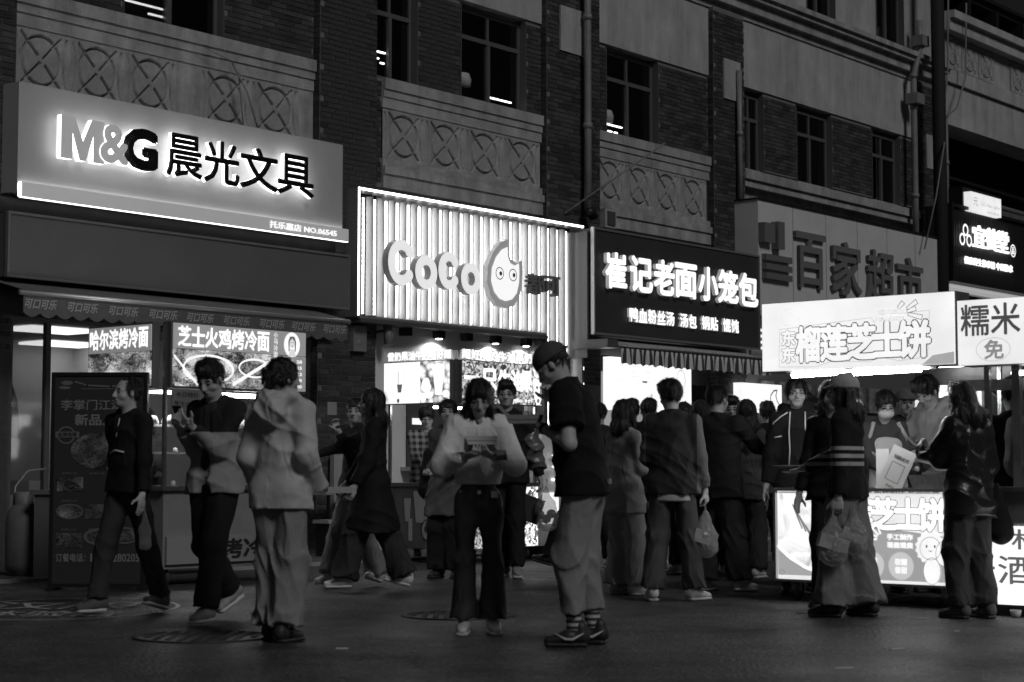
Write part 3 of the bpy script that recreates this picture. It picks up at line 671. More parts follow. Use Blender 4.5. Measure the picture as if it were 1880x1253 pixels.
m = MB().box(fs(30), fs(92), .3, .8, .75, .9); part('counter', m, mat('steel_counter', .4, .3, .8), r1)
m = MB(); m.smooth = False
x0 = fs(45)
m.prism([(x0, 1.35), (x0+.34, 1.35), (x0+.3, 1.75), (x0+.22, 1.95), (x0+.21, 2.25), (x0+.08, 2.25), (x0+.07, 1.95), (x0, 1.75)], .5, .52)
part('hanging_apron', m, mat('apron_cloth', .22, .9), r1)
m = MB().box(fs(28), fs(60), .06, .1, 1.0, 2.5); part('curtain', MB().box(fs(60), fs(86), .9, .93, 1.0, 2.4), mat('dark_curtain', .06, .9), r1)
p = gr(42, 1058); gc = thing('gas_cylinder', 'tall gas cylinder beside the menu board at the left edge', 'gas cylinder', WRL, tuple(p))
part('body', MB().lathe([(.001, .0), (.15, 0), (.15, .05), (.165, .06), (.17, .12), (.17, .52), (.15, .62), (.09, .68), (.04, .7), (.001, .7)], tuple(p), 24), mat('grey_gas_paint', .13, .5, var=.2), gc)
part('collar', MB().lathe([(.09, .66), (.09, .8), (.08, .8), (.08, .67)], tuple(p), 18), mat('grey_gas_paint', .13, .5, var=.2), gc)
part('hose', MB().tube([p+Vector((0, -.02, .75)), p+Vector((-.12, 0, .55)), p+Vector((-.1, .05, .85)), p+Vector((0, .1, 1.0)), p+Vector((.15, .2, 1.02))], .012, 6), mat('hose_rubber', .2, .5), gc)
p = gr(80, 1062); m = MB().box(p.x-.1, p.x+.14, p.y, p.y+.4, 0, .78).box(p.x-.14, p.x+.2, p.y-.03, p.y+.45, .78, .82); solo('work_table', m, mat('dull_steel', .12, .5, .4), 'small steel work table behind the gas cylinder', 'table', org=tuple(p))

# 2: tea shop front
t2 = thing('tea_shop', 'pale tea shop front with downlights under the corrugated sign', 'shop front', FAC, (-.5, 0, 0))
part('front_wall', MB().box(-.42, 3.4, .0, .12, 0, 2.86), WALLG, t2)
m = MB(); m.box(3.4, 3.48, -.3, .0, 0, 2.86); part('door_post', m, mat('rail_steel', .16, .4, .5), t2)
m = MB().box(-.42, 3.4, -.003, -.0005, 1.98, 1.99); part('panel_joint', m, mat('joint_dark', .15, .6), t2)
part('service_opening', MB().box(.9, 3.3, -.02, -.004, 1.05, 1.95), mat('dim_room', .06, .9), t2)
part('counter_shelf', MB().box(.8, 3.4, -.35, -.0, 1.0, 1.05), mat('steel_counter', .4, .3, .8), t2)
part('menu_strip', MB().box(1.0, 1.35, -.04, -.021, 1.6, 1.68), E(1.0), t2)
for i, (px, lit) in enumerate([(745, 0), (806, 1), (857, 0), (910, 1), (966, 1)]):
    x = fs(px, .12, 605); d = thing('downlight', ['black square downlight at the left under the tea shop sign, switched off', 'lit downlight, leftmost of the three glowing under the tea shop sign', 'dark unlit downlight between two glowing ones', 'lit downlight between two others under the tea shop sign', 'lit downlight nearest the door post of the tea shop'][i], 'lamp', FAC, (x, -.12, 2.8), 'downlights under the tea shop sign')
    part('housing', MB().box(x-.06, x+.06, -.18, -.06, 2.73, 2.83), DARKM, d)
    if lit:
        part('bulb', MB().lathe([(.001, 0), (.04, 0), (.04, -.008), (.001, -.01)], (x, -.12, 2.728), 14), mat('bulb_glow', .8, emit=14.), d)
        sp = bpy.data.lights.new('downlight_beam', 'SPOT'); sp.energy = 11; sp.spot_size = math.radians(164); sp.spot_blend = .35; sp.shadow_soft_size = .03
        so = bpy.data.objects.new('downlight_beam', sp); COL.objects.link(so); so.matrix_world = FAC @ Matrix.Translation((x, -.13, 2.705))
x0, x1 = spanx(660, 684, .3, 600); solo('meter_box', MB().box(x0, x1, -.2, 0, 2.48, 2.8), mat('grey_enamel', .2, .4), 'grey electric meter box under the left end of the tea shop sign', 'meter box', FAC, (x0, 0, 2.5))
x, z = fac(650, 630, .1); solo('alarm_bell', MB().lathe([(.001, .1), (.07, .07), (.1, 0), (.07, -.07), (.001, -.1)], (x, -.12, z), 14), mat('grey_enamel', .2, .4), 'small round alarm globe below the meter box', 'alarm', FAC, (x, -.12, z))
x, z = fac(712, 610, .3); cm = thing('security_camera', 'small wall security camera on a bracket left of the downlights', 'camera', FAC, (x, 0, z))
part('bracket', MB().box(x-.12, x-.02, -.12, 0, z-.1, z+.1).tube([(x-.05, -.1, z), (x+.08, -.2, z+.03)], .02, 6), DARKM, cm); part('camera_body', MB().tube([(x+.1, -.2, z+.12), (x+.08, -.24, z-.14)], .06, 10), mat('grey_enamel', .2, .4), cm)
solo('notice_paper', MB().box(*spanx(600, 617, .13, 742), -.142, -.138, 1.68, 1.84), mat('paper_dull', .3, .8), 'small paper notice taped to the brick pillar', 'notice', FAC, (-.5, -.14, 1.7))
x0, x1 = spanx(608, 632, .2, 850); solo('pale_board', MB().box(x0, x1, -.25, -.18, .25, 1.2), mat('pale_plastic', .35, .6), 'pale board leaning on the foot of the brick pillar', 'board', FAC, (x0, -.2, .25))
tb = thing('folding_table', 'narrow folding table standing against the brick pillar', 'table', FAC, (-1.3, -.5, 0))
x0, x1 = spanx(566, 640, .5, 905); part('table_top', MB().box(x0, x1, -.8, -.4, .72, .75), mat('pale_plastic', .35, .6), tb)
for x in (x0+.05, x1-.08):
    for y in (-.77, -.43): part('leg', MB().box(x, x+.03, y-.015, y+.015, 0, .72), DARKM, tb)
x0, x1 = spanx(580, 625, .9, 965); st = thing('bench', 'low pale bench in front of the folding table', 'bench', FAC, (x0, -1, 0))
part('seat', MB().box(x0, x1, -1.1, -.85, .4, .44), mat('pale_plastic', .35, .6), st)
for x in (x0+.03, x1-.05): part('leg', MB().box(x, x+.02, -1.08, -.87, 0, .4), DARKM, st)

# 3: dumpling shop front
d3 = thing('dumpling_shop', 'dumpling shop front with glass doors under the striped awning', 'shop front', FAC, (4.3, 0, 0))
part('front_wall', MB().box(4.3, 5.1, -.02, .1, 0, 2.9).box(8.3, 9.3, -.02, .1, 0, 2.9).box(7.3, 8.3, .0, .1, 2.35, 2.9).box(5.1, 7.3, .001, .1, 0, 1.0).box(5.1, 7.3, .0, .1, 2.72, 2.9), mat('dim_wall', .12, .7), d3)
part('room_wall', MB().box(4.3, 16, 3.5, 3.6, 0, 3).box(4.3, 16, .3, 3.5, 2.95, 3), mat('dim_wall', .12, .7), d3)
mbx = thing('menu_lightbox', 'large white backlit menu over the dumpling shop counter', 'menu board', FAC, (5.1, -.15, 2.0))
part('panel', MB().box(5.15, 7.27, -.16, -.02, 1.9, 2.68), E(1.1), mbx)
m = MB(); random.seed(5)
for c in range(4):
    for k in range(8):
        x = 5.3+c*.36; l = random.uniform(.12, .26); m.box(x, x+l, -.1625, -.1605, 2.55-k*.075, 2.563-k*.075)
part('small_print', m, E(.85), mbx, kind='stuff')
m = MB(); m.box(5.95, 6.07, -.163, -.161, 2.32, 2.35); text(m, '小吃', 6.1, 6.22, 1.98, 2.18, -.163, .01); m.ring(6.98, 2.4, .12, .012, -.163, 24, .16)
part('print', m, E(.12), mbx)
part('door_frame', MB().box(7.3, 7.36, -.03, .06, 0, 2.4).box(7.95, 8.0, -.03, .06, 0, 2.4).box(8.15, 8.2, -.03, .06, 0, 2.4), mat('brown_frame', .09, .4), d3)
part('pane', MB().box(7.36, 7.95, .0, .006, 0, 2.35), glass('shop_glass', .8, .05, .25), d3)
part('self_lit_wall', MB().box(7.0, 8.4, 1.4, 1.45, 0, 2.6), mat('inner_wall_glow', .6, emit=.22), d3)  # plain wall that glows, the room's lamplight is put into its material
m = MB().box(5.1, 7.3, -.3, .0, .98, 1.03); part('counter_shelf', m, mat('steel_counter', .4, .3, .8), d3)
nb = thing('noodle_lightbox', 'small white lightbox with a curved noodle logo behind the queue', 'sign', FAC, (8.5, -.2, 2.0))
part('panel', MB().box(8.5, 9.75, -.3, -.15, 1.95, 2.42), E(1.0), nb)
m = MB(); m.line([(9.45, 2.02), (9.38, 2.12), (9.4, 2.24), (9.5, 2.32), (9.6, 2.33), (9.56, 2.24), (9.6, 2.15), (9.66, 2.1)], .028, -.302); m.line([(9.4, 2.0), (9.66, 2.0)], .03, -.302); part('print', m, E(.05), nb)
# 4: under the supermarket sign
d4 = thing('supermarket', 'dim supermarket front behind the durian stall', 'shop front', FAC, (9.3, 0, 0))
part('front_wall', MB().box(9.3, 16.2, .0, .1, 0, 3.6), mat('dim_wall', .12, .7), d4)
for k in range(4):
    part('self_lit_shelf', MB().box(9.35, 9.95, -.12, -.02, 3.02+k*.1, 3.05+k*.1), E(1.0), d4)  # shelves glow by themselves, the light on them is set as emission
for k in range(7):
    m = MB(); x = 9.5+k*.62; m.box(x, x+.4, -.06, -.01, 2.05, 2.5); part('poster', m, mat('poster_grey', .22, .6, var=.8, vs=12), d4)
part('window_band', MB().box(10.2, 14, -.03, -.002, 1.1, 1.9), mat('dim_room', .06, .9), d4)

# ================================================================ SNACK CARTS
PRN = lambda g: mat('print_%02d' % round(g*100), g, .5)
STEEL = mat('stainless_steel', .5, .25, .9, var=.1)
def noodle_photo(n, L, tc):
    mp = N(n, L, 'ShaderNodeMapping'); L.new(tc.outputs['Object'], mp.inputs[0]); mp.inputs['Scale'].default_value = (1, 1, 1.5)
    q = N(n, L, 'ShaderNodeTexNoise', i_Vector=mp.outputs[0], i_Scale=22., i_Detail=6, i_Roughness=.75, i_Distortion=1.4)
    v = N(n, L, 'ShaderNodeTexVoronoi', i_Vector=mp.outputs[0], i_Scale=5.5, i_Randomness=1.); v2 = N(n, L, 'ShaderNodeRGBToBW', i_0=v.outputs['Color'])
    e = N(n, L, 'ShaderNodeMapRange', i_0=v.outputs['Distance'], i_1=.1, i_2=.75, i_3=1.1, i_4=.35)
    a = N(n, L, 'ShaderNodeMath', operation='MULTIPLY_ADD', i_0=v2.outputs[0], i_1=.28, i_2=q.outputs['Fac'])
    b = N(n, L, 'ShaderNodeMapRange', i_0=a.outputs[0], i_1=.52, i_2=.84, i_3=.03, i_4=1.05)
    return N(n, L, 'ShaderNodeMath', operation='MULTIPLY', i_0=b.outputs[0], i_1=e.outputs[0]).outputs[0]
def leaf_photo(n, L, tc):
    v = N(n, L, 'ShaderNodeTexVoronoi', i_Vector=tc.outputs['Object'], i_Scale=34.); q = N(n, L, 'ShaderNodeTexNoise', i_Vector=tc.outputs['Object'], i_Scale=40., i_Detail=3)
    a = N(n, L, 'ShaderNodeMath', operation='MULTIPLY', i_0=v.outputs['Color'], i_1=q.outputs['Fac'])
    return N(n, L, 'ShaderNodeMapRange', i_0=a.outputs[0], i_1=.12, i_2=.5, i_3=.03, i_4=.8).outputs[0]
def fruit_photo(n, L, tc):
    v = N(n, L, 'ShaderNodeTexVoronoi', i_Vector=tc.outputs['Object'], i_Scale=13.)
    return N(n, L, 'ShaderNodeMapRange', i_0=v.outputs['Distance'], i_1=.2, i_2=.75, i_3=1.1, i_4=.12).outputs[0]
def cheese_photo(n, L, tc):
    q = N(n, L, 'ShaderNodeTexNoise', i_Vector=tc.outputs['Object'], i_Scale=5., i_Detail=7, i_Distortion=1.5)
    return N(n, L, 'ShaderNodeMapRange', i_0=q.outputs['Fac'], i_1=.3, i_2=.6, i_3=.45, i_4=1.05).outputs[0]
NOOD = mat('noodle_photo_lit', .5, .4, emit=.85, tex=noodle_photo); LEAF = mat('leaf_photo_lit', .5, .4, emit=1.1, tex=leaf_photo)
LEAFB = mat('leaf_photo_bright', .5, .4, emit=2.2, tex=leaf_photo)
FRU = mat('fruit_photo_lit', .5, .4, emit=.9, tex=fruit_photo); CHEE = mat('cheese_photo_lit', .5, .4, emit=1.05, tex=cheese_photo)
NOODD = mat('noodle_photo_print', .5, .5, tex=lambda n, L, tc: N(n, L, 'ShaderNodeMath', operation='MULTIPLY', i_0=noodle_photo(n, L, tc), i_1=.34).outputs[0])
def cart_base(root, W, D, zt=.87, zb=.15, posts=True, bodym=None, ztop=2.3):
    """front along x at y=0, body goes back to y=D"""
    bodym = bodym or mat('cart_body', .25, .5, var=.1)
    part('cart_body', MB().box(.02, W-.02, .02, D-.02, zb, zt-.04), bodym, root)
    part('counter_top', MB().box(-.02, W+.02, -.02, D+.02, zt-.04, zt), STEEL, root)
    for x in (.12, W-.12):
        for y in (.12, D-.12):
            m = MB(); m.M = Matrix.Translation((x, y, .075)) @ Matrix.Rotation(math.pi/2, 4, 'Y')
            m.lathe([(.001, -.02), (.07, -.02), (.075, -.012), (.075, .012), (.07, .02), (.001, .02)], n=16); w_ = part('wheel', m, mat('rubber_wheel', .04, .6), root)
            part('caster_fork', MB().box(x-.03, x-.024, y-.02, y+.02, .07, zb).box(x+.024, x+.03, y-.02, y+.02, .07, zb).box(x-.03, x+.03, y-.02, y+.02, zb-.006, zb), STEEL, root)
    if posts:
        for x in (.015, W-.045):
            for y in (.015, D-.045): part('post', MB().box(x, x+.03, y, y+.03, zt, ztop), STEEL, root)
def framed(P, ang): return Matrix.Translation(P) @ Matrix.Rotation(ang, 4, 'Z')
# ---- cold noodle cart (left)
P = dep(300, 865, 15.6); P.z = 0; A = framed(P, FANG)
c1 = thing('noodle_cart', 'cold noodle cart with lit menu boxes reading 芝士火鸡烤冷面', 'food cart', A)
W1, D1 = 1.62, 1.02
cart_base(c1, W1, D1)
part('front_sign', MB().box(.03, W1+.03, -.04, .04, 1.72, 2.3), mat('sign_case', .1, .5), c1)
part('header_panel', MB().box(.05, W1+.02, -.052, -.041, 2.07, 2.29), E(.16), c1)
for k, ch in enumerate('芝士火鸡烤冷面'):
    m = MB(); text(m, ch, .1+k*.155, .247+k*.155, 2.09, 2.27, -.056, .022, .003); part('letter', m, E(1.1), c1)
m = MB(); [text(m, ch, 1.23, 1.28, 2.225-k*.06, 2.275-k*.06, -.056, .01) for k, ch in enumerate('小马冷面')]; part('lettering', m, E(.8), c1)
part('food_photo', MB().box(.05, 1.2, -.053, -.041, 1.74, 2.065), NOOD, c1)
m = MB(); m.ring(.45, 1.9, .3, .02, -.056, 40, .13); m.ring(1.0, 1.93, .2, .018, -.0565, 30, .09); m.line([(.06, 2.0), (.32, 1.76)], .02, -.056); m.line([(.75, 1.78), (1.18, 2.0)], .03, -.057); part('plate_print', m, E(.95), c1)
part('price_panel', MB().box(1.21, W1+.02, -.053, -.041, 1.74, 2.065), E(.14), c1)
m = MB()
for k, (nm, pr) in enumerate([('冷面', '28'), ('鸡腿', '25'), ('', '23'), ('', '18'), ('冷面', '20')]):
    text(m, pr, 1.52, 1.59, 2.0-k*.058, 2.03-k*.058, -.055, .02)
    if nm: text(m, nm, 1.38, 1.48, 2.0-k*.058, 2.035-k*.058, -.055, .02)
part('prices', m, E(.9), c1)
m = MB(); m.disc(1.46, 2.17, .1, -.0555, 28, .115); part('portrait_ground', m, E(1.0), c1)
m = MB(); m.disc(1.46, 2.19, .038, -.0565, 20, .05).flat([(1.41, 2.06), (1.43, 2.13), (1.49, 2.13), (1.51, 2.06)], -.0565); part('portrait_face', m, E(.6), c1)
m = MB(); m.flat([(1.415, 2.1), (1.41, 2.2), (1.43, 2.245), (1.46, 2.25), (1.49, 2.245), (1.51, 2.2), (1.505, 2.1), (1.492, 2.12), (1.493, 2.2), (1.46, 2.23), (1.427, 2.2), (1.428, 2.12)], -.0575)
for dx in (-.016, .016): m.box(1.46+dx-.008, 1.46+dx+.008, -.058, -.057, 2.19, 2.196)
m.box(1.45, 1.47, -.058, -.057, 2.155, 2.16); part('portrait_hair', m, E(.04), c1)
m = MB().box(.06, .42, -.03, -.02, 1.45, 1.71); part('notice', m, PRN(.2), c1)
m = MB(); text(m, '今日特价', .1, .36, 1.64, 1.69, -.032, .015); text(m, '芝士火鸡面', .08, .4, 1.56, 1.61, -.032, .015); text(m, '第二份半价', .1, .38, 1.48, 1.53, -.032, .015); part('notice_lettering', m, PRN(.04), c1)
part('glow_tube', MB().tube([(.9, .1, 1.68), (1.3, .1, 1.68)], .016, 8), mat('cart_tube', .8, emit=13.), c1)
m = MB().box(W1-.35, W1+.02, -.02, -.01, 1.55, 1.7); part('hanging_card', m, PRN(.04), c1)
part('shelf', MB().box(.05, W1-.05, .3, .7, 1.15, 1.17).box(.05, W1-.05, .5, .8, 1.4, 1.42), mat('glass_shelf', .5, .2), c1)
random.seed(3); m = MB()
for k in range(40):
    x = random.uniform(.08, W1-.1); z = random.choice([.87, 1.17, 1.42]); a = random.uniform(.02, .05); m.lathe([(.001, 0), (a, 0), (a*1.1, a), (a*.8, a*1.8), (.001, a*2)], (x, random.uniform(.33, .65), z), 8)
part('ingredients', m, mat('food_packs', .45, .4, var=.5, vs=20), c1, kind='stuff')
part('inner_light', MB().box(.2, W1-.2, .3, .6, 1.70, 1.715), mat('cart_tube', .8, emit=13.), c1)
m = MB().box(.04, W1-.02, -.012, .019, .19, .43); part('lower_banner', m, PRN(.3), c1)
m = MB(); text(m, '烤冷面', .62, 1.5, .22, .4, -.016, .03); part('banner_lettering', m, PRN(.03), c1)
# its left end
B = A @ Matrix.Translation((0, D1, 0)) @ Matrix.Rotation(-math.pi/2, 4, 'Z')
def mbB(B, A): m = MB(); m.M = A.inverted() @ B; return m
part('side_sign', mbB(B, A).box(.0, D1-.12, -.04, .04, 1.72, 2.3), mat('sign_case', .1, .5), c1)
part('side_header', mbB(B, A).box(.02, D1-.13, -.052, -.041, 2.05, 2.28), E(.16), c1)
for k, ch in enumerate('哈尔滨烤冷面'):
    m = mbB(B, A); text(m, ch, .04+k*.137, .168+k*.137, 2.08, 2.26, -.056, .022, .003); part('letter', m, E(1.1), c1)
part('side_photo', mbB(B, A).box(.02, D1-.13, -.053, -.041, 1.74, 2.045), NOOD, c1)
# ---- avocado juice cart
P = Vector((-.6, 19.33, 0)); A = framed(P, FANG); W2, D2 = 1.42, 1.03
c2 = thing('juice_cart', 'avocado juice cart with lit photo signs in front of the tea shop', 'food cart', A)
cart_base(c2, W2, D2)
part('front_sign', MB().box(.04, W2, -.04, .04, 1.73, 2.2), mat('sign_case', .1, .5), c2)
part('leaf_photo', MB().box(.05, W2-.01, -.052, -.041, 1.74, 2.19), LEAF, c2)
m = MB(); 
for ch, x0, x1 in [('一', .06, .33), ('只', .36, .62), ('牛', .64, .86), ('油', .85, 1.06), ('果', 1.04, 1.24)]:
    if ch == '一': m.box(.07, .32, -.058, -.054, 1.99, 2.03)
    else: text(m, ch, x0, x1, 1.88, 2.12, -.058, .035, .004)
part('lettering', m, E(1.25), c2)
m = MB(); m.prism([(1.25, 2.03), (1.39, 2.03), (1.36, 1.8), (1.28, 1.8)], -.057, -.054).disc(1.33, 2.12, .07, -.057).disc(1.34, 1.8, .05, -.057, 20, .06); text(m, '鲜榨牛奶一杯饮', .85, 1.2, 1.76, 1.8, -.056, .02); part('cup_print', m, E(1.2), c2)
m = MB(); m.disc(1.32, 1.94, .02, -.059).disc(1.34, 1.79, .025, -.059); text(m, '果', 1.28, 1.38, 2.08, 2.16, -.059, .02); part('cup_detail', m, E(.1), c2)
tx = '超好喝的牛油果奶昔'
for k, ch in enumerate(tx):
    m = MB(); a = .06+k*.152; text(m, ch, a, a+.145, 2.21, 2.32, -.03, .035, .03, 1, side=1, front=0); part('letter', m, [E(1.3), E(.35)], c2)
B = A @ Matrix.Translation((0, D2, 0)) @ Matrix.Rotation(-math.pi/2, 4, 'Z')
part('side_sign', mbB(B, A).box(.0, D2-.05, -.04, .04, 1.73, 2.2), mat('sign_case', .1, .5), c2)
part('side_panel', mbB(B, A).box(.01, .55, -.052, -.041, 1.74, 2.19), E(1.1), c2)
part('fruit_photo', mbB(B, A).box(.55, D2-.06, -.052, -.041, 1.74, 2.19), FRU, c2)
m = mbB(B, A)
m.prism([(.74, 2.1), (.9, 2.1), (.87, 1.82), (.78, 1.82)], -.056, -.053).disc(.82, 2.11, .09, -.057, 20, .05).disc(.64, 1.93, .06, -.057, 20, .08).disc(.68, 1.82, .06, -.057, 20, .035).disc(.93, 1.83, .05, -.057, 20, .04).disc(.6, 1.8, .045, -.057)
part('cup_print', m, E(1.25), c2)
m = mbB(B, A); m.box(.22, .24, -.055, -.053, 1.9, 2.1).box(.3, .31, -.055, -.053, 1.9, 2.1).box(.36, .37, -.055, -.053, 1.9, 2.1); m.line([(.1, 2.0), (.14, 1.95), (.11, 1.92)], .01, -.055); part('pale_print', m, E(.7), c2)
m = mbB(B, A); m.flat([(.21, 1.95), (.29, 1.95), (.275, 1.86), (.225, 1.86)], -.056).disc(.23, 1.77, .02, -.056, 14, .025); part('dark_print', m, E(.06), c2)
tx = '昔奶果油牛的喝好超'
for k, ch in enumerate(tx):
    m = mbB(B, A); a = .04+k*.105; text(m, ch, a, a+.1, 2.21, 2.31, -.03, .035, .03, 1, side=1, front=0); part('letter', m, [E(1.3), E(.35)], c2)
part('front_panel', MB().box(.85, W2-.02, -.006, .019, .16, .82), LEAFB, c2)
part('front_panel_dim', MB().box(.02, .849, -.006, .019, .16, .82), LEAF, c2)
m = mbB(B, A); m.box(.02, D2-.02, -.006, .019, .16, .82); part('side_board', m, mat('juice_poster', .12, .5, var=.3, vs=4), c2)
m = mbB(B, A); m.prism([(.42, .78), (.66, .78), (.61, .44), (.46, .44)], -.011, -.007).disc(.62, .36, .07, -.012, 24, .1).prism([(.28, .7), (.38, .7), (.36, .45), (.3, .45)], -.011, -.007).box(.35, .4, -.012, -.008, .24, .48); part('cup_poster_print', m, PRN(.42), c2)
m = mbB(B, A); m.disc(.62, .37, .035, -.014, 20, .04).ring(.62, .36, .085, .012, -.0135, 24, .115); part('avocado_stone_print', m, PRN(.05), c2)
part('inner_tube', MB().tube([(.2, .5, 1.7), (1.2, .5, 1.7)], .015, 8), mat('cart_tube', .8, emit=13.), c2)
m = MB()
for k in range(10): m.lathe([(.001, 0), (.03, 0), (.038, .1), (.001, .1)], (.15+k*.09, .1+.05*(k % 2), .87), 10)
part('cup_stack', m, mat('white_cups', .7, .4), c2, kind='stuff')
# slush machine + white bin to the right of it
q = dep(1004, 880, 20.6); q.z = 0; bx = thing('ice_cream_machine', 'pale rounded drinks machine with lit knobs between the juice cart and the tall man', 'machine', framed(q, FANG))
part('cabinet', MB().box(-.1, .35, 0, .5, .15, 1.0), WH, bx); m = MB(); m.prism([(-.1, 1.0), (.35, 1.0), (.35, 1.3), (.27, 1.42), (0, 1.42), (-.1, 1.3)], .05, .45); part('hood', m, WH, bx)
for z in (1.05, 1.18, .9): part('knob', MB().lathe([(.001, -.02), (.025, 0), (.001, .02)], (.1, -.02, z), 12), mat('knob_lit', .8, emit=2.), bx)
part('lit_panel', MB().box(-.08, .2, -.012, -.001, .4, .75), E(1.3), bx); part('foot', MB().box(-.08, .3, .05, .4, 0, .15), DARKM, bx)
q = gr(1020, 988); solo('wooden_ramp', MB(framed(q, -.5)).prism([(-.05, 0), (.2, .17), (.2, .22), (-.1, .03)], -.12, .12), mat('pale_wood', .35, .7), 'small pale wooden ramp leaning by the juice cart', 'ramp', org=tuple(q))

# ---- durian cheese cake stall (right)
P = Vector((2.05, 14.05, 0)); A = framed(P, FANG-math.pi/2)
c3 = thing('durian_stall', 'glowing durian cheese cake stall with the big sign 榴莲芝士饼', 'food cart', A)
W3, D3 = 1.5, .95
cart_base(c3, W3, D3, zt=.87, zb=.16, posts=False, bodym=mat('cart_body', .25, .5, var=.1))
for x in (.02, W3-.02):
    for y in (D3-.1,): part('post', MB().box(x-.015, x+.015, y, y+.03, .87, 1.8), STEEL, c3)
part('front_panel', MB().box(.03, W3-.03, -.02, .018, .17, .85), E(.85), c3)
part('panel_frame', edge_box(.0, W3, .15, .865, -.03, .018, .03), mat('aluminium_edge', .45, .35, .7), c3)
part('cheese_photo', MB().flat([(.04, .83), (.04, .42), (.1, .36), (.24, .28), (.42, .22), (.52, .21), (.68, .2), (.6, .83)], -.0225), CHEE, c3)
m = MB(); m.flat([(.035, .4), (.035, .2), (.45, .2), (.28, .25), (.14, .32)], -.024); part('grey_corner', m, E(.35), c3)
m = MB(); m.line([(.04, .42), (.12, .35), (.26, .27), (.45, .215)], .02, -.0245); part('white_curve', m, E(1.3), c3)
m = MB()
for k in range(5): m.line([(.17+k*.03, .74-k*.045), (.25+k*.032, .56-k*.02)], .012, -.0235)
m.ring(.07, .22, .022, .004, -.0255, 16); m.ring(.07, .8, .022, .004, -.0255, 16); text(m, '本', .055, .085, .785, .815, -.0255, .01); m.line([(.05, .83), (.2, .83), (.24, .8), (.6, .8)], .005, -.0235)
part('fork_print', m, E(.12), c3, kind='stuff')
part('mid_panel', MB().flat([(.62, .62), (.78, .6), (1.1, .56), (1.46, .52), (1.46, .19), (.5, .19)], -.0221), E(.32), c3)
OUT = E(.03)
def outlined(root, body, x0, x1, z0, z1, y, off=.045, th=.026, y2=None, inner=1.05, res=2):
    m = MB(); text(m, body, x0, x1, z0, z1, y, off+th, 0, res, cell=True); part('letter_outline', m, OUT, root)
    m = MB(); text(m, body, x0, x1, z0, z1, y-.0015, off, 0, res, cell=True); part('letter', m, E(inner), root)
for ch, a, b in [('榴', .44, .66), ('莲', .64, .86), ('芝', .82, 1.06), ('士', 1.03, 1.26), ('饼', 1.22, 1.46)]: outlined(c3, ch, a, b, .56, .8, -.025, inner=1.15)
m = MB(); text(m, '手工制作', .97, 1.18, .49, .535, -.026, .03); text(m, '现做现卖', .97, 1.18, .43, .475, -.026, .03); part('small_lettering', m, E(1.1), c3)
m = MB()
for a_ in (.3, .75, 1.2, 1.7): m.line([(.93+.05*math.cos(a_+1.6), .5+.04*math.sin(a_+1.6)), (.93+.1*math.cos(a_+1.6), .5+.09*math.sin(a_+1.6))], .014, -.026)
part('burst_print', m, E(1.1), c3)
for k, (cx, tx1, tx2) in enumerate([(.84, '新鲜', '香浓'), (1.08, '软糯', '香甜')]):
    n = 28; m = MB(); m.flat([(cx+(.105 if i % 2 else .095)*math.cos(2*math.pi*i/(2*n)), .3+(.105 if i % 2 else .095)*math.sin(2*math.pi*i/(2*n))) for i in range(2*n)], -.0245); part('badge', m, E(.55), c3)
    m = MB(); text(m, tx1, cx-.05, cx+.05, .305, .355, -.0258, .03); text(m, tx2, cx-.05, cx+.05, .245, .295, -.0258, .03); part('badge_lettering', m, E(.95), c3)
n = 16; fx_, fz_ = 1.32, .44
m = MB(); m.flat([(fx_+(.125 if i % 2 else .11)*math.cos(math.pi*i/n), fz_+(.125 if i % 2 else .11)*math.sin(math.pi*i/n)) for i in range(2*n)], -.0245); m.disc(1.33, .27, .07, -.0243, 24, .1); m.disc(1.42, .4, .06, -.0246, 20, .09); part('smiling_fruit_print', m, E(.95), c3)
m = MB(); m.ring(fx_, fz_-.005, .085, .004, -.0258); m.ring(1.33, .27, .07, .004, -.0256, 24, .1); m.ring(1.42, .4, .06, .004, -.0258, 20, .09); m.disc(fx_-.03, fz_+.01, .008, -.026, 10, .012).disc(fx_+.035, fz_+.01, .008, -.026, 10, .012); m.line([(fx_-.012, fz_-.02), (fx_, fz_-.028), (fx_+.014, fz_-.02)], .005, -.026); part('smile_print', m, E(.12), c3)
m = MB(); text(m, '榴莲现烤 新鲜制作 欢迎品尝', .6, 1.4, .835, .85, -.032, .02); part('trim_lettering', m, PRN(.05), c3)
# header
part('header_case', MB().box(-.03, W3+.1, -.12, .1, 1.765, 2.3), mat('sign_case', .1, .5), c3)
part('header_panel', MB().box(-.02, W3+.09, -.135, -.121, 1.77, 2.295), E(.9), c3)
y = -.137
m = MB(); z0, z1 = 1.83, 2.07
frame_pts = [(.14, 2.09), (.13, 1.8), (.45, 1.79), (.6, 1.83), (.9, 1.81), (1.0, 1.84), (1.15, 1.81), (1.38, 1.83), (1.39, 2.0), (1.4, 2.17), (1.25, 2.16), (1.0, 2.16), (.95, 2.1), (.93, 2.14), (.6, 2.12), (.14, 2.09)]
m.line(frame_pts, .0035, y); part('outline_print', m, E(.3), c3)
for ch, a, b in [('榴', .28, .5), ('莲', .49, .73), ('芝', .7, .97), ('士', .92, 1.19), ('饼', 1.14, 1.41)]: outlined(c3, ch, a, b, 1.83, 2.1, y-.0005, .042, .034, inner=.95)
for k, z in enumerate((1.96, 1.83)): outlined(c3, '东', .15, .28, z, z+.12, y-.0005, .042, .034, inner=.95)
m = MB(); text(m, '手工制作', .98, 1.2, 2.155, 2.2, y, .045); text(m, '现做现卖', .98, 1.2, 2.1, 2.145, y, .045); part('small_lettering', m, OUT, c3)
m = MB(); text(m, '手工制作', .98, 1.2, 2.155, 2.2, y-.002, .015); text(m, '现做现卖', .98, 1.2, 2.1, 2.145, y-.002, .015); part('small_lettering', m, E(1.0), c3)
m = MB()
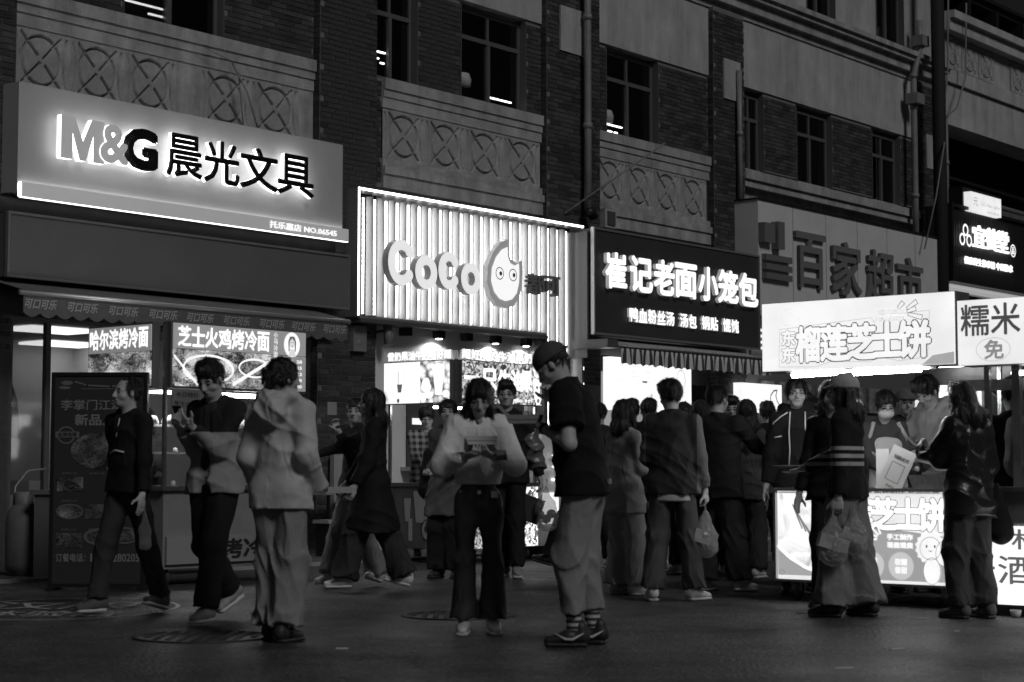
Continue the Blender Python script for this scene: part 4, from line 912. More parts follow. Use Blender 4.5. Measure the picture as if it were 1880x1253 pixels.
for (a, b, c_1, d) in [(1.19, 2.24, 1.15, 2.2), (1.3, 2.24, 1.22, 2.19), (1.29, 2.19, 1.22, 2.17), (1.34, 2.12, 1.23, 2.15)]:
    dx, dz = b and (c_1-a), d-b; l = math.hypot(dx, dz); nx, nz = -dz/l*.018, dx/l*.018
    m.line([(a-nx, b-nz), (c_1-nx*.6, d-nz*.6), (c_1+nx*.6, d+nz*.6), (a+nx, b+nz), (a-nx, b-nz)], .005, y)
part('burst_print', m, E(.12), c3)
m = MB().flat([(1.33, 1.772), (W3+.088, 1.772), (W3+.088, 1.86), (1.42, 1.84)], y); part('grey_corner', m, E(.35), c3)
m = MB(); m.ring(.21, 2.17, .055, .004, y, 20); m.ring(.3, 2.13, .03, .003, y, 16); m.line([(.18, 2.23), (.2, 2.25), (.21, 2.235), (.24, 2.25)], .006, y); m.line([(.15, 2.1), (.12, 2.07), (.15, 2.06)], .004, y); part('faint_fruit_print', m, E(.6), c3)
for a, b in [(.22, .66), (.75, 1.3)]:
    part('glow_tube', MB().tube([(a, -.09, 1.735), (b, -.09, 1.745)], .02, 10), mat('stall_tube', .8, emit=60.), c3)
part('light_fitting', MB().box(.15, 1.4, -.04, .0, 1.745, 1.764), STEEL, c3)
# things on the counter
Aw = A
def onc(name, mb, m_, label, cat, x, y, grp=None): return solo(name, mb, m_, label, cat, Aw, (x, y, .87), grp)
t = thing('payment_sign', 'tilted white payment sign board on the durian counter', 'sign', Aw, (1.0, .1, .87))
mm = Matrix.Translation((.85, .02, .875)) @ Matrix.Rotation(.42, 4, 'Y') @ Matrix.Rotation(-.12, 4, 'X')
m = MB(mm).box(0, .2, 0, .008, 0, .36); part('board', m, mat('acrylic_white', .88, .3), t)
m = MB(mm); m.line([(.045, .1), (.155, .1), (.155, .24), (.045, .24), (.045, .1)], .004, -.002); text(m, '扫码支付', .04, .17, .27, .3, -.002, .02); text(m, '收款码', .07, .14, .05, .07, -.002, .01); part('print', m, PRN(.15), t)
m = MB(mm).box(.09, .11, .01, .09, 0, .03); part('stand', m, DARKM, t)
m = MB().box(.69, .8, .35, .38, .87, 1.17); solo('small_sign', m, mat('acrylic_white', .75, .3), 'upright white card stand in front of the masked stall worker', 'sign', Aw, (.62, .35, .87))
m = MB(); m.box(.24, .42, .1, .3, .87, .95); onc('tissue_box', m, mat('white_card', .75, .6), 'white tissue box on the left end of the durian counter', 'box', .24, .1)
m = MB(); m.flat([(.2, .96), (.26, 1.0), (.3, .98), (.36, 1.0), (.4, .96)], .2); m.smooth = True
m.add([(.2, .15, .97), (.3, .2, 1.01), (.4, .14, .98), (.42, .26, .97), (.3, .3, 1.0), (.21, .27, .96)], [(0, 1, 4, 5), (1, 2, 3, 4)]); onc('tissue', m, mat('white_card', .75, .6), 'crumpled white tissue lying on the box at the stall corner', 'tissue', .3, .2)
m = MB().lathe([(.001, 0), (.035, 0), (.035, .08), (.015, .12), (.012, .16), (.001, .17)], (.5, .22, .87), 14); onc('sauce_bottle', m, mat('squeeze_bottle', .8, .4), 'pale squeezy sauce bottle beside the tissue box', 'bottle', .5, .22)
m = MB().lathe([(.001, 0), (.06, 0), (.08, .05), (.075, .05), (.055, .008), (.001, .008)], (.62, .18, .87), 18); onc('plastic_bowl', m, mat('squeeze_bottle', .8, .4), 'shallow pale bowl behind the striped sweater woman', 'bowl', .62, .18)
m = MB().box(1.1, 1.4, .3, .65, .87, .99).box(1.12, 1.38, .32, .63, .985, 1.0); onc('griddle', m, STEEL, 'steel griddle box glinting on the durian counter', 'griddle', 1.1, .3)
m = MB().prism([(1.16, .87), (1.4, .87), (1.44, .97), (1.12, .97)], .03, .22); onc('wicker_basket', m, mat('basket_brown', .15, .8, var=.4, vs=30), 'dark oblong basket at the right end of the durian counter', 'basket', 1.2, .05)
# ---- rice wine stall at the right edge
P = A @ Vector((W3+.13, -.03, 0)); A4 = Matrix.Translation(P) @ Matrix.Rotation(FANG-math.pi/2, 4, 'Z')
c4 = thing('rice_wine_stall', 'white lit stall with brush characters 糯米 at the right edge', 'food cart', A4); W4 = 1.5
part('header_panel', MB().box(0, W4, -.135, -.1, 1.755, 2.22), E(.85), c4)
part('header_case', MB().box(0, W4, -.1, .1, 1.75, 2.225), mat('sign_case', .1, .5), c4)
for ch, a, b in [('糯', .02, .25), ('米', .25, .48), ('桂', .5, .75), ('花', .75, 1.0)]:
    m = MB(); text(m, ch, a, b, 1.96, 2.19, -.137, .015, .002, 2, cell=True); part('letter', m, E(.03), c4)
for k, ch in enumerate('免费试'):
    cx = .27+k*.42; m = MB(); m.ring(cx, 1.86, .13, .004, -.137, 36, .085); part('circle_print', m, E(.3), c4)
    m = MB(); text(m, ch, cx-.07, cx+.08, 1.79, 1.93, -.1372, .03, .002); part('letter', m, E(.22), c4)
q4 = A4.inverted() @ gr(1838, 1128)
fr = MB().box(.12, W4, -.3, -.26, .08, .62); part('counter_panel', fr, E(1.15), c4)
m = MB(); text(m, '米酒', .06, .62, .22, .42, -.303, .012); text(m, '一杯', .2, .7, .46, .6, -.303, .012); part('lettering', m, E(.08), c4)
part('cart_body', MB().box(.14, W4, -.25, .8, .1, .86).box(.12, W4, -.28, -.24, .62, .64), mat('cart_body', .25, .5, var=.1), c4)
part('counter_top', MB().box(.1, W4, -.3, .8, .86, .89), STEEL, c4)
part('base_board', MB().box(.1, W4, -.29, .6, 0.0, .079), DARKM, c4)
part('post', MB().box(.16, .2, -.06, -.02, .89, 1.75), STEEL, c4); part('post', MB().box(.34, .4, .0, .06, .89, 1.75), STEEL, c4)
part('rail', MB().box(-.2, W4, .1, .16, 1.58, 1.66), STEEL, c4)
m = MB().tube([(.55, -.2, 1.15), (.6, -.2, 1.0), (.68, -.2, .8), (.7, -.2, .5), (.66, -.2, .35)], .008, 6)
part('work_light', MB().tube([(.3, .1, 1.7), (1.3, .1, 1.7)], .015, 8), mat('cart_tube', .8, emit=13.), c4)
# food truck behind the stall with bright board
q = dep(1600, 800, 17.6); q.z = 0; A5 = framed(q, FANG-math.pi/2); k5 = thing('steel_kiosk', 'stainless steel kiosk with a bright menu behind the stall workers', 'kiosk', A5)
part('body', MB().box(0, 2.6, .3, 1.0, 0, .95).box(0, 2.6, .95, 1.0, .95, 2.05), mat('kiosk_steel', .2, .35, .6, var=.4, vs=4), k5)
part('canopy', MB().box(-.1, 2.7, -.1, 1.0, 2.05, 2.15), mat('kiosk_steel', .2, .35, .6, var=.4, vs=4), k5)
part('bright_menu', MB().box(.28, .72, .9, .94, 1.2, 1.86), E(1.25), k5)
part('lit_card', MB().box(0.0, .16, .9, .94, 1.3, 1.72), E(.9), k5)
m = MB(); text(m, '冰粉', .38, .62, 1.4, 1.62, .898, .02); text(m, 'K', .04, .14, 1.5, 1.6, .898, .02); part('lettering', m, E(.6), k5)
m = MB(); P_ = [(.95+.5*math.sin(t*.157)*1.0, .2, 1.2+.62*math.cos(t*.157)) for t in range(0, 11)]; m.tube(P_, .02, 8); part('curved_rail', m, mat('chrome', .8, .15, 1.), k5)
for x in (1.5, 1.62, 2.1): part('post', MB().box(x, x+.04, .1, .14, .95, 2.05), STEEL, k5)
part('work_lamp', MB().tube([(.2, .5, 2.03), (1.2, .5, 2.03)], .015, 8), mat('cart_tube', .8, emit=13.), k5)
# ---- menu board standing at the left
q = gr(177, 1085); mbd = thing('menu_board', 'tall dark standing menu board with dish photos and phone number', 'menu board', WRL, tuple(q))
x0, x1, yb = q.x-.405, q.x+.405, q.y
part('board', MB().box(x0+.03, x1-.03, yb, yb+.06, .05, 1.8), mat('board_print', .035, .45), mbd)
m = edge_box(x0, x1, .03, 1.83, yb-.012, .03, .08); m.box(x0, x0+.06, yb-.1, yb+.2, 0, .03).box(x1-.06, x1, yb-.1, yb+.2, 0, .03); part('frame', m, mat('black_frame', .012, .4), mbd)
y = yb-.004
m = MB(); text(m, '李掌门江湖菜', x0+.08, x1-.1, 1.51, 1.6, y, .015); text(m, '新品上市', x0+.2, x1-.15, 1.38, 1.48, y, .03); text(m, '订餐电话：', x0+.06, x0+.31, .24, .31, y, .02); text(m, '1', x0+.35, x0+.365, .24, .31, y, .02); text(m, '280205', x0+.54, x0+.76, .24, .31, y, .02)
part('lettering', m, PRN(.22), mbd, kind='stuff')
m = MB(); m.line([(x0+.2, 1.75), (x0+.3, 1.72), (x0+.5, 1.71), (x0+.7, 1.74)], .014, y); m.line([(x0+.25, 1.69), (x0+.66, 1.69)], .006, y); m.disc(x0+.13, 1.74, .05, y, 12, .02).disc(x0+.11, 1.7, .05, y, 12, .014); m.ring(x0+.13, 1.3, .075, .012, y-.001, 24); m.box(x0+.04, x0+.24, y-.002, y-.001, 1.28, 1.33); part('ornament', m, PRN(.15), mbd, kind='stuff')
m = MB(); text(m, '金牌推荐', x0+.06, x0+.22, 1.285, 1.325, y-.003, .02); part('stamp_lettering', m, PRN(.03), mbd)
m = MB(); m.disc(x0+.45, 1.17, .28, y-.0005, 30, .16)
m.box(x0+.06, x0+.28, y-.001, y, .83, .95).box(x0+.06, x0+.28, y-.001, y, .36, .48); m.disc(x0+.17, .66, .1, y-.0006, 24, .055).box(x0+.3, x0+.48, y-.001, y, .6, .72).disc(x0+.42, .45, .12, y-.001, 24, .06).disc(x0+.64, .47, .1, y-.001, 24, .06); part('dish_photo', m, NOODD, mbd, kind='stuff')
m = MB(); m.ring(x0+.17, .66, .115, .012, y-.001, 30, .065).ring(x0+.42, .45, .13, .02, y-.0015, 30, .07).ring(x0+.64, .46, .12, .015, y-.0015, 30, .07); part('bowl_print', m, PRN(.13), mbd)
m = MB()
for x_, z_ in [(.1, .97), (.33, .97), (.1, .74), (.1, .5), (.33, .5)]: text(m, '招牌小炒', x0+x_, x0+x_+.13, z_, z_+.018, y-.001, .01)
part('captions', m, PRN(.15), mbd)
# ================================================================ FIGURES
def snets(f, org, h):
    neg = f < 0
    nx, ny, nz = f.shape
    c = np.zeros((nx-1, ny-1, nz-1), np.uint8)
    for i in (0, 1):
        for j in (0, 1):
            for k in (0, 1): c += neg[i:nx-1+i, j:ny-1+j, k:nz-1+k]
    act = (c > 0) & (c < 8); I, J, K = np.nonzero(act)
    if len(I) == 0: return np.zeros((0, 3)), np.zeros((0, 4), int)
    idx = np.full(c.shape, -1, np.int64); idx[I, J, K] = np.arange(len(I))
    cor = [(i, j, k) for i in (0, 1) for j in (0, 1) for k in (0, 1)]
    val = {q: f[I+q[0], J+q[1], K+q[2]] for q in cor}
    S = np.zeros((len(I), 3)); n = np.zeros(len(I))
    for a in cor:
        for ax in range(3):
            if a[ax]: continue
            b = list(a); b[ax] = 1; b = tuple(b); fa, fb = val[a], val[b]
            cr = (fa < 0) != (fb < 0); t = np.where(cr, fa/np.where(fa == fb, 1, fa-fb), 0)
            P = np.tile(np.array(a, float), (len(I), 1)); P[:, ax] = t
            S += P*cr[:, None]; n += cr
    V = np.stack([I, J, K], 1)+S/n[:, None]; V = V*h+np.array(org)
    Q = []
    for ax in range(3):
        sl0 = [slice(1, -1)]*3; sl1 = [slice(1, -1)]*3; sl0[ax] = slice(0, -1); sl1[ax] = slice(1, None)
        A, B = neg[tuple(sl0)], neg[tuple(sl1)]
        i, j, k = np.nonzero(A != B); o = [i+1, j+1, k+1]; o[ax] = o[ax]-1
        u, v = [(1, 2), (2, 0), (0, 1)][ax]
        def cell(du, dv):
            q = [o[0].copy(), o[1].copy(), o[2].copy()]; q[u] -= du; q[v] -= dv; return idx[q[0], q[1], q[2]]
        q = np.stack([cell(1, 1), cell(0, 1), cell(0, 0), cell(1, 0)], 1)
        fl = ~A[i, j, k]; q[fl] = q[fl][:, ::-1]; Q.append(q)
    return V, np.concatenate(Q)
def v3(p): return np.array(p, float)
class S:
    def __init__(s): s.p = []
    def cap(s, a, b, ra, rb=None, k=.02, sq=None, flat=False, sub=False, fa=False): s.p.append(('c', v3(a), v3(b), ra, ra if rb is None else rb, k, sq, flat, sub, fa)); return s
    def ell(s, c, r, R=None, k=.02, sub=False): s.p.append(('e', v3(c), v3(r), R, None, k, None, False, sub, False)); return s
    def chain(s, pts, rs, k=.02, sq=None, flat=False):
        for i in range(len(pts)-1): s.cap(pts[i], pts[i+1], rs[i], rs[i+1], k, sq, flat and i == len(pts)-2)
        return s
    def floor(s, z): s.p.append(('f', v3((0, 0, z)), v3((0, 0, 0)), 0, 0, 0, None, False, True, False)); return s
    def mesh(s, h, noise=None):
        los, his = [], []
        for t in s.p:
            if t[8]: continue
            if t[0] == 'c':
                R = max(t[3], t[4])/(t[6][1] if t[6] else 1); los.append(np.minimum(t[1], t[2])-R); his.append(np.maximum(t[1], t[2])+R)
            else:
                R = max(t[2]); los.append(t[1]-R); his.append(t[1]+R)
        lo = np.min(los, 0)-.03; hi = np.max(his, 0)+.03
        n = np.ceil((hi-lo)/h).astype(int)+1
        f = np.full(n, .2, np.float32)
        ax = [lo[i]+h*np.arange(n[i]) for i in range(3)]
        for kind, a, b, c, d, k, sq, flat, sub, fa in s.p:
            if kind == 'f': f = np.maximum(f, (a[2]-ax[2])[None, None, :].astype(np.float32)); continue
            if kind == 'c':
                R = max(c, d)/(sq[1] if sq else 1); l, g = np.minimum(a, b)-R, np.maximum(a, b)+R
            else: R = max(b); l, g = a-R, a+R
            l = np.floor((l-k-2*h-lo)/h).astype(int).clip(0); g = np.minimum(np.ceil((g+k+2*h-lo)/h).astype(int)+1, n)
            if np.any(g <= l): continue
            X = ax[0][l[0]:g[0], None, None].astype(np.float32); Y = ax[1][None, l[1]:g[1], None].astype(np.float32); Z = ax[2][None, None, l[2]:g[2]].astype(np.float32)
            if kind == 'c':
                x, y, z = X-a[0], Y-a[1], Z-a[2]; ba = b-a
                if sq is not None:
                    sv, sf = np.array(sq[0], float), sq[1]; dt = (x*sv[0]+y*sv[1]+z*sv[2])*(sf-1)
                    x, y, z = x+dt*sv[0], y+dt*sv[1], z+dt*sv[2]; ba = ba+sv*float(ba@sv)*(sf-1)
                L2 = max(float(ba@ba), 1e-9); pr = (x*ba[0]+y*ba[1]+z*ba[2])/L2; t = np.clip(pr, 0, 1)
                e = np.sqrt((x-t*ba[0])**2+(y-t*ba[1])**2+(z-t*ba[2])**2)-(c+(d-c)*t)
                if flat: e = np.maximum(e, (pr-1)*math.sqrt(L2))
                if fa: e = np.maximum(e, -pr*math.sqrt(L2))
            else:
                x, y, z = X-a[0], Y-a[1], Z-a[2]
                if c is not None:
                    R_ = np.array(c).T; x, y, z = [R_[i][0]*x+R_[i][1]*y+R_[i][2]*z for i in range(3)]
                q = np.sqrt((x/b[0])**2+(y/b[1])**2+(z/b[2])**2); e = (q-1)*min(b)
            sl = (slice(l[0], g[0]), slice(l[1], g[1]), slice(l[2], g[2])); o = f[sl]
            if sub:
                e = -e; hh = np.maximum(k-np.abs(o-e), 0)/max(k, 1e-6); f[sl] = np.maximum(o, e)+hh*hh*k*.25
            else:
                hh = np.maximum(k-np.abs(o-e), 0)/max(k, 1e-6); f[sl] = np.minimum(o, e)-hh*hh*k*.25
        if noise is not None: f += noise(ax[0][:, None, None], ax[1][None, :, None], ax[2][None, None, :]).astype(np.float32)
        return snets(f, lo, h)
def folds(seed, amp=.006, fz=9., fx=16., kind='top'):
    r = random.Random(seed); ph = [r.uniform(0, 6.28) for _ in range(14)]; ca, sa = math.cos(ph[12]), math.sin(ph[12])
    rg = lambda q: (1-np.abs(np.sin(q)))**1.6
    def top(x, y, z):
        w1 = 1.3*np.sin(6*z+4*x+ph[0])+.9*np.sin(9*x+5*y+ph[1]); m = lambda i: .5+.5*np.sin(5.*x+6.5*z+4*y*(i-1)+ph[2+i])
        a = rg(fx*.75*(x+.5*y)+fz*.9*z+w1+ph[5])*m(0); b = rg(fx*.7*(-x+.6*y)+fz*1.1*z-w1+ph[6])*m(1); c = rg(20*z+5*x-4*y+1.5*w1+ph[7])*m(2)
        return -amp*1.5*(a+b+.8*c-.55)
    def pants(x, y, z):
        w1 = .9*np.sin(5*z+ph[0])+.5*np.sin(11*z+6*x+ph[1])
        a = rg(22*x+2.5*z+w1+ph[2]); b = rg(21*y-3*z+w1+ph[3]); k = np.exp(-((z-.47)/.09)**2)+1.1*np.exp(-((z-.12)/.09)**2)+.6*np.exp(-((z-.84)/.07)**2)
        c = rg(19*z+5*np.sin(9*x+ph[4])+4*y+ph[5])*k
        return -amp*1.35*(a*.7+b*.7+1.1*c-.5)
    return pants if kind == 'pants' else top
def strands(seed, amp=.006, fr=70.):
    r = random.Random(seed); p = [r.uniform(0, 6.28) for _ in range(4)]
    return lambda x, y, z: amp*(np.sin(fr*x+p[0]+2*np.sin(6*z+p[1]))*np.sin(fr*.9*y+p[2]+1.5*np.sin(5*z+p[3])))
def obj_np(name, V, Q, mats, root, mi=None, label=None):
    me = bpy.data.meshes.new(name)
    me.vertices.add(len(V)); me.vertices.foreach_set('co', np.ascontiguousarray(V, np.float32).ravel())
    me.loops.add(len(Q)*4); me.loops.foreach_set('vertex_index', np.ascontiguousarray(Q, np.int32).ravel())
    me.polygons.add(len(Q)); me.polygons.foreach_set('loop_start', np.arange(0, len(Q)*4, 4, dtype=np.int32))
    for m in (mats if isinstance(mats, (list, tuple)) else [mats]): me.materials.append(m)
    me.update(calc_edges=True); me.polygons.foreach_set('use_smooth', np.ones(len(Q), bool))
    if mi is not None: me.polygons.foreach_set('material_index', mi.astype(np.int32))
    me.update()
    o = bpy.data.objects.new(name, me); COL.objects.link(o); o.parent = root
    if label: o['label'] = label
    return o
def rotx(a): return np.array([[1, 0, 0], [0, math.cos(a), -math.sin(a)], [0, math.sin(a), math.cos(a)]])
def rotz(a): return np.array([[math.cos(a), -math.sin(a), 0], [math.sin(a), math.cos(a), 0], [0, 0, 1]])
def unit(v): v = v3(v); return v/max(np.linalg.norm(v), 1e-9)
def ik(a, b, l1, l2, hint):
    a, b = v3(a), v3(b); d = b-a; L = np.linalg.norm(d); L2 = min(L, (l1+l2)*.999); u = d/L; b2 = a+u*L2
    x = (l1*l1-l2*l2+L2*L2)/(2*L2); h = math.sqrt(max(l1*l1-x*x, 0)); w = v3(hint)-u*float(v3(hint)@u)
    return a+u*x+unit(w)*h, b2
SKIN = mat('skin', .42, .55, var=.08, vs=20); SKIND = mat('lip_skin', .24, .45); EYE = mat('eye_dark', .015, .2); BROW = mat('brow_hair', .04, .8)  # lips get a darker skin tone of their own
def hairmat():
    m = bpy.data.materials.new('black_hair'); m.use_nodes = True; n = m.node_tree.nodes; L = m.node_tree.links; p = n['Principled BSDF']
    p.inputs['Base Color'].default_value = (.012, .012, .012, 1); p.inputs['Roughness'].default_value = .42
    tc = N(n, L, 'ShaderNodeTexCoord'); mp = N(n, L, 'ShaderNodeMapping'); L.new(tc.outputs['Object'], mp.inputs[0]); mp.inputs['Scale'].default_value = (1, 1, .08)
    q = N(n, L, 'ShaderNodeTexNoise', i_Vector=mp.outputs[0], i_Scale=180., i_Detail=2); b = N(n, L, 'ShaderNodeBump', i_Height=q.outputs['Fac'], i_Strength=.7, i_Distance=.01)
    L.new(b.outputs[0], p.inputs['Normal']); return m
HAIR = hairmat()
def wrinkle(m, s=.7):
    n = m.node_tree.nodes; L = m.node_tree.links; p = n['Principled BSDF']
    tc = N(n, L, 'ShaderNodeTexCoord'); mp = N(n, L, 'ShaderNodeMapping'); L.new(tc.outputs['Object'], mp.inputs[0]); mp.inputs['Scale'].default_value = (1, 1, .55); mp.inputs['Rotation'].default_value = (.3, .5, .2)
    q = N(n, L, 'ShaderNodeTexNoise', i_Vector=mp.outputs[0], i_Scale=9., i_Detail=3, i_Distortion=1.2); q.noise_type = 'RIDGED_MULTIFRACTAL'
    b = N(n, L, 'ShaderNodeBump', i_Height=q.outputs['Fac'], i_Strength=s, i_Distance=.02)
    if p.inputs['Normal'].links: L.new(p.inputs['Normal'].links[0].from_socket, b.inputs['Normal'])
    L.new(b.outputs[0], p.inputs['Normal']); return m
def cloth(name, g, rough=.85, bump=.25, bs=90., var=.12, spec=.3): return wrinkle(mat(name, g, rough, var=var, vs=5, bump=bump, bs=bs, spec=spec))
def ztex(name, fn, bump=.2):     # cloth whose shade is sewn in bands; fn builds the value from x,y,z sockets
    def tex(n, L, tc):
        sp = N(n, L, 'ShaderNodeSeparateXYZ', i_0=tc.outputs['Object']); return fn(n, L, sp.outputs)
    return wrinkle(mat(name, .3, .85, tex=tex, spec=.3))
def M2(n, L, op, a, b): return N(n, L, 'ShaderNodeMath', operation=op, i_0=a, i_1=b).outputs[0]
def person(x, y, H, yaw, label, fl=(0, 0), fr=(0, 0), liftl=0, liftr=0, hl=None, hr=None, hyaw=0, hpitch=0, lean=0, bulk=1., fem=False,
           top='jacket', topm=None, hem=.82, g=.018, sleeve='long', hood=False, collar=True, topnoise=.0085, coat=None,
           legm=None, leg=(.088, .074, .07), legz=.05, legnoise=.008, shoem=None, solem=None, hair='short', hairm=None, cap=None, glasses=False, mask=False,
           graspl='relax', graspr='relax', fine=True, sleevew=1., elbl=None, elbr=None, turn=0, footyaw=(8, -8), socks=False, extras=None, group='people in the street'):
    k = H/1.72; root = thing('person', label, 'person', Matrix.Translation((x, y, 0)) @ Matrix.Rotation(math.radians(yaw), 4, 'Z') @ Matrix.Scale(k, 4), (0, 0, 0), group)
    sd = int(abs(x*977+y*131)) % 9999; rnd = random.Random(sd)
    sw = (.15 if fem else .172)*bulk; TL = rotx(-math.radians(lean)); TR = rotz(math.radians(turn)); piv = v3((0, 0, .93))
    up = lambda p: TR @ (TL @ (v3(p)-piv))+piv
    # legs: index 0 = left (-x)
    hips = [v3((-.085, 0, .92)), v3((.085, 0, .92))]
    ft = [v3((-.1+fl[0], fl[1], .09+liftl)), v3((.1+fr[0], fr[1], .09+liftr))]
    kn = []
    for i in (0, 1):
        a, b = ik(hips[i], ft[i], .42, .415, (0, 1, 0.1)); kn.append(a); ft[i] = b
    neck = up((0, -.005, 1.44)); nk2 = up((0, .01, 1.5))
    sh = [up((-sw, 0, 1.395)), up((sw, 0, 1.395))]
    hands = [up((-.27, .04, .80)) if hl is None else v3(hl), up((.27, .04, .80)) if hr is None else v3(hr)]
    el = []; wr = []
    for i in (0, 1):
        e_ = (elbl, elbr)[i] or ((-.5, .9)[i] if False else ((-1, 1)[i]*.22, -.8, -.6)); a, b = ik(sh[i], hands[i], .285, .25, e_); el.append(a); wr.append(b)
    HR = TR @ TL @ rotz(math.radians(hyaw)) @ rotx(-math.radians(hpitch)); hc = nk2+HR @ v3((0, .012, .105))
    hp = lambda *p: hc+HR @ v3(p)
    fh = .0058 if fine else .0085
    # ---- body: one skin mesh
    s = S(); X = TR @ v3((1, 0, 0))
    s.cap(up((0, 0, 1.32)), up((0, 0, 1.05)), .08, .07, .03, (X, .72)).cap(up((0, 0, 1.05)), (0, 0, .93), .07, .075, .03, (X, .75))
    for i in (0, 1): s.chain([hips[i], kn[i], ft[i]], [.07, .05, .035], .03).chain([sh[i], el[i], wr[i]], [.042, .034, .026], .02)
    s.cap(neck-v3((0, 0, .08)), hc, .05, .045, .02)
    V, Q = s.mesh(.02); mi = np.zeros(len(Q), int); VV, QQ, MM = [V], [Q], [mi]; off = len(V)
    s = S(); fw = .96 if fem else 1.
    s.ell(hp(0, -.012, .022), (.074*fw, .092, .088), HR, .01).ell(hp(0, .025, -.035), (.058*fw, .062, .078), HR, .03).ell(hp(0, .062, -.082), (.026, .022, .02), HR, .03)
    s.cap(hp(0, .0885, .01), hp(0, .106, -.026), .009, .0125, .012).ell(hp(-.012, .098, -.031), (.009, .009, .007), HR, .006).ell(hp(.012, .098, -.031), (.009, .009, .007), HR, .006)
    s.cap(hp(-.04, .071, .022), hp(.04, .071, .022), .011, None, .015)
    for q in (-1, 1):
        s.ell(hp(q*.031, .092, .004), (.017, .012, .010), HR, .012, sub=True).ell(hp(q*.031, .076, .003), (.012, .011, .009), HR, .004)
        s.ell(hp(q*.044, .052, -.03), (.02, .02, .018), HR, .02); s.ell(hp(q*.077*fw, -.006, -.008), (.008, .016, .028), HR, .006)
    s.ell(hp(0, .086, -.053), (.021, .010, .0065), HR, .006).ell(hp(0, .084, -.063), (.018, .010, .006), HR, .006)
    s.cap(hp(0, -.01, -.04), neck-v3((0, 0, .07)), .051 if not fem else .044, .06, .025)
    V, Q = s.mesh(fh); C = (V[Q].mean(1)-hc) @ HR; mi = np.zeros(len(Q), int)
    ax = np.abs(C[:, 0]); fr_ = C[:, 1] > .055
    mi[fr_ & (((ax-.031)/.013)**2+((C[:, 2]-.003)/.0065)**2 < 1)] = 2
    mi[fr_ & (ax > .014) & (ax < .05) & (np.abs(C[:, 2]-.026+.12*(ax-.032)**2*8) < .0055)] = 3
    mi[fr_ & (((C[:, 0])/.021)**2+((C[:, 2]+.058)/.0095)**2 < 1)] = 1
    VV.append(V); QQ.append(Q+off); MM.append(mi); off += len(V)
    for i in (0, 1):      # hands with five fingers
        gr_ = (graspl, graspr)[i]; d = unit(wr[i]-el[i]); sgn = (-1, 1)[i]
        if gr_ == 'hide': continue
        inn = unit(v3((-sgn, .25, 0)) if abs(d[2]) > .6 else v3((-sgn*.3, 0, 1.)) )       # palm normal
        if gr_ == 'up': inn = unit(v3((-sgn*.2, 0, 1)))
        if gr_ == 'down': inn = unit(v3((-sgn*.2, 0, -1)))
        inn = unit(inn-d*float(inn@d)); sx = np.cross(d, inn)
        cu = {'relax': .35, 'fist': 1.25, 'grip': .9, 'up': .5, 'down': .6, 'point': .1}[gr_]
        s = S(); W = wr[i]; s.cap(W-d*.04, W+d*.02, .027, .025, .01).ell(W+d*.06, (.040, .016, .048), np.stack([sx, inn, d], 1), .012)
        for j, (o_, ln) in enumerate([(-.029, .066), (-.010, .075), (.010, .071), (.028, .056)]):
            b0 = W+d*.09+sx*o_; ang = cu*(.75+.1*j); d1 = unit(d*math.cos(ang*.6)+inn*math.sin(ang*.6)); d2 = unit(d*math.cos(ang*1.5)+inn*math.sin(ang*1.5))
            s.chain([W+d*.06+sx*o_*.9, b0, b0+d1*ln*.5, b0+d1*ln*.5+d2*ln*.5], [.011, .0095, .0088, .0072], .005)
        ts = -1. if sgn > 0 else -1.; th = unit(d*.6+sx*ts*.75+inn*.45)
        s.chain([W+d*.02+sx*ts*.02, W+d*.045+sx*ts*.03+th*.02, W+d*.045+sx*ts*.03+th*.05, W+d*.045+sx*ts*.03+th*.045+unit(th+d*.6)*.03], [.013, .0115, .0098, .008], .006)
        V, Q = s.mesh(.0055 if fine else .008); VV.append(V); QQ.append(Q+off); MM.append(np.zeros(len(Q), int)); off += len(V)
        if sleeve == 'short':
            s = S().chain([sh[i]*.3+el[i]*.7, el[i], wr[i]+d*.02], [.044, .04, .026], .02); V, Q = s.mesh(.011); VV.append(V); QQ.append(Q+off); MM.append(np.zeros(len(Q), int)); off += len(V)
    obj_np('body', np.concatenate(VV), np.concatenate(QQ), [SKIN, SKIND, EYE, BROW], root, np.concatenate(MM))
    # ---- top
    ch = .0092 if fine else .0125
    s = S(); b_ = bulk; wz = .62
    s.cap(up((0, 0, 1.33)), up((0, 0, 1.12)), (.086 if fem else .096)*b_+g*.8, (.078 if fem else .096)*b_+g*.8, .03, (X, wz+.04))
    hz = hem; flare = {'jacket': .01, 'tee': .006, 'cardigan': -.012, 'coat': .03, 'hoodie': .0}.get(top, 0)
    mid = min(1.08, hem+.12)
    s.cap(up((0, 0, 1.14)), up((0, 0, hz)) if hz > .9 else v3((0, 0, hz)), (.08 if fem else .096)*b_+g*.8, (.092 if fem else .1)*b_+g*.8+flare+max(0, .9-hz)*(.09 if top == 'coat' else .03), .04, (X, wz+.03), flat=True)
    if top == 'cardigan': s.cap(up((0, 0, 1.2)), up((0, 0, 1.08)), .084+g*.8, .086+g*.8, .03, (X, .68))
    s.cap(up((-sw+.02, 0, 1.40)), up((sw-.02, 0, 1.40)), .045+g*.6, None, .05)
    s.cap(up((-.06, -.01, 1.44)), up((.06, -.01, 1.44)), .045+g*.5, None, .04)
    if collar: s.cap(up((0, -.01, 1.42)), up((0, -.005, 1.50)), .062, .058, .012, None, flat=True)
    if hood:
        s.chain([up((-.09, .04, 1.46)), up((-.1, -.05, 1.49)), up((0, -.12, 1.47)), up((.1, -.05, 1.49)), up((.09, .04, 1.46))], [.03, .045, .055, .045, .03], .03); s.ell(up((0, -.13, 1.41)), (.11, .06, .09), None, .04)
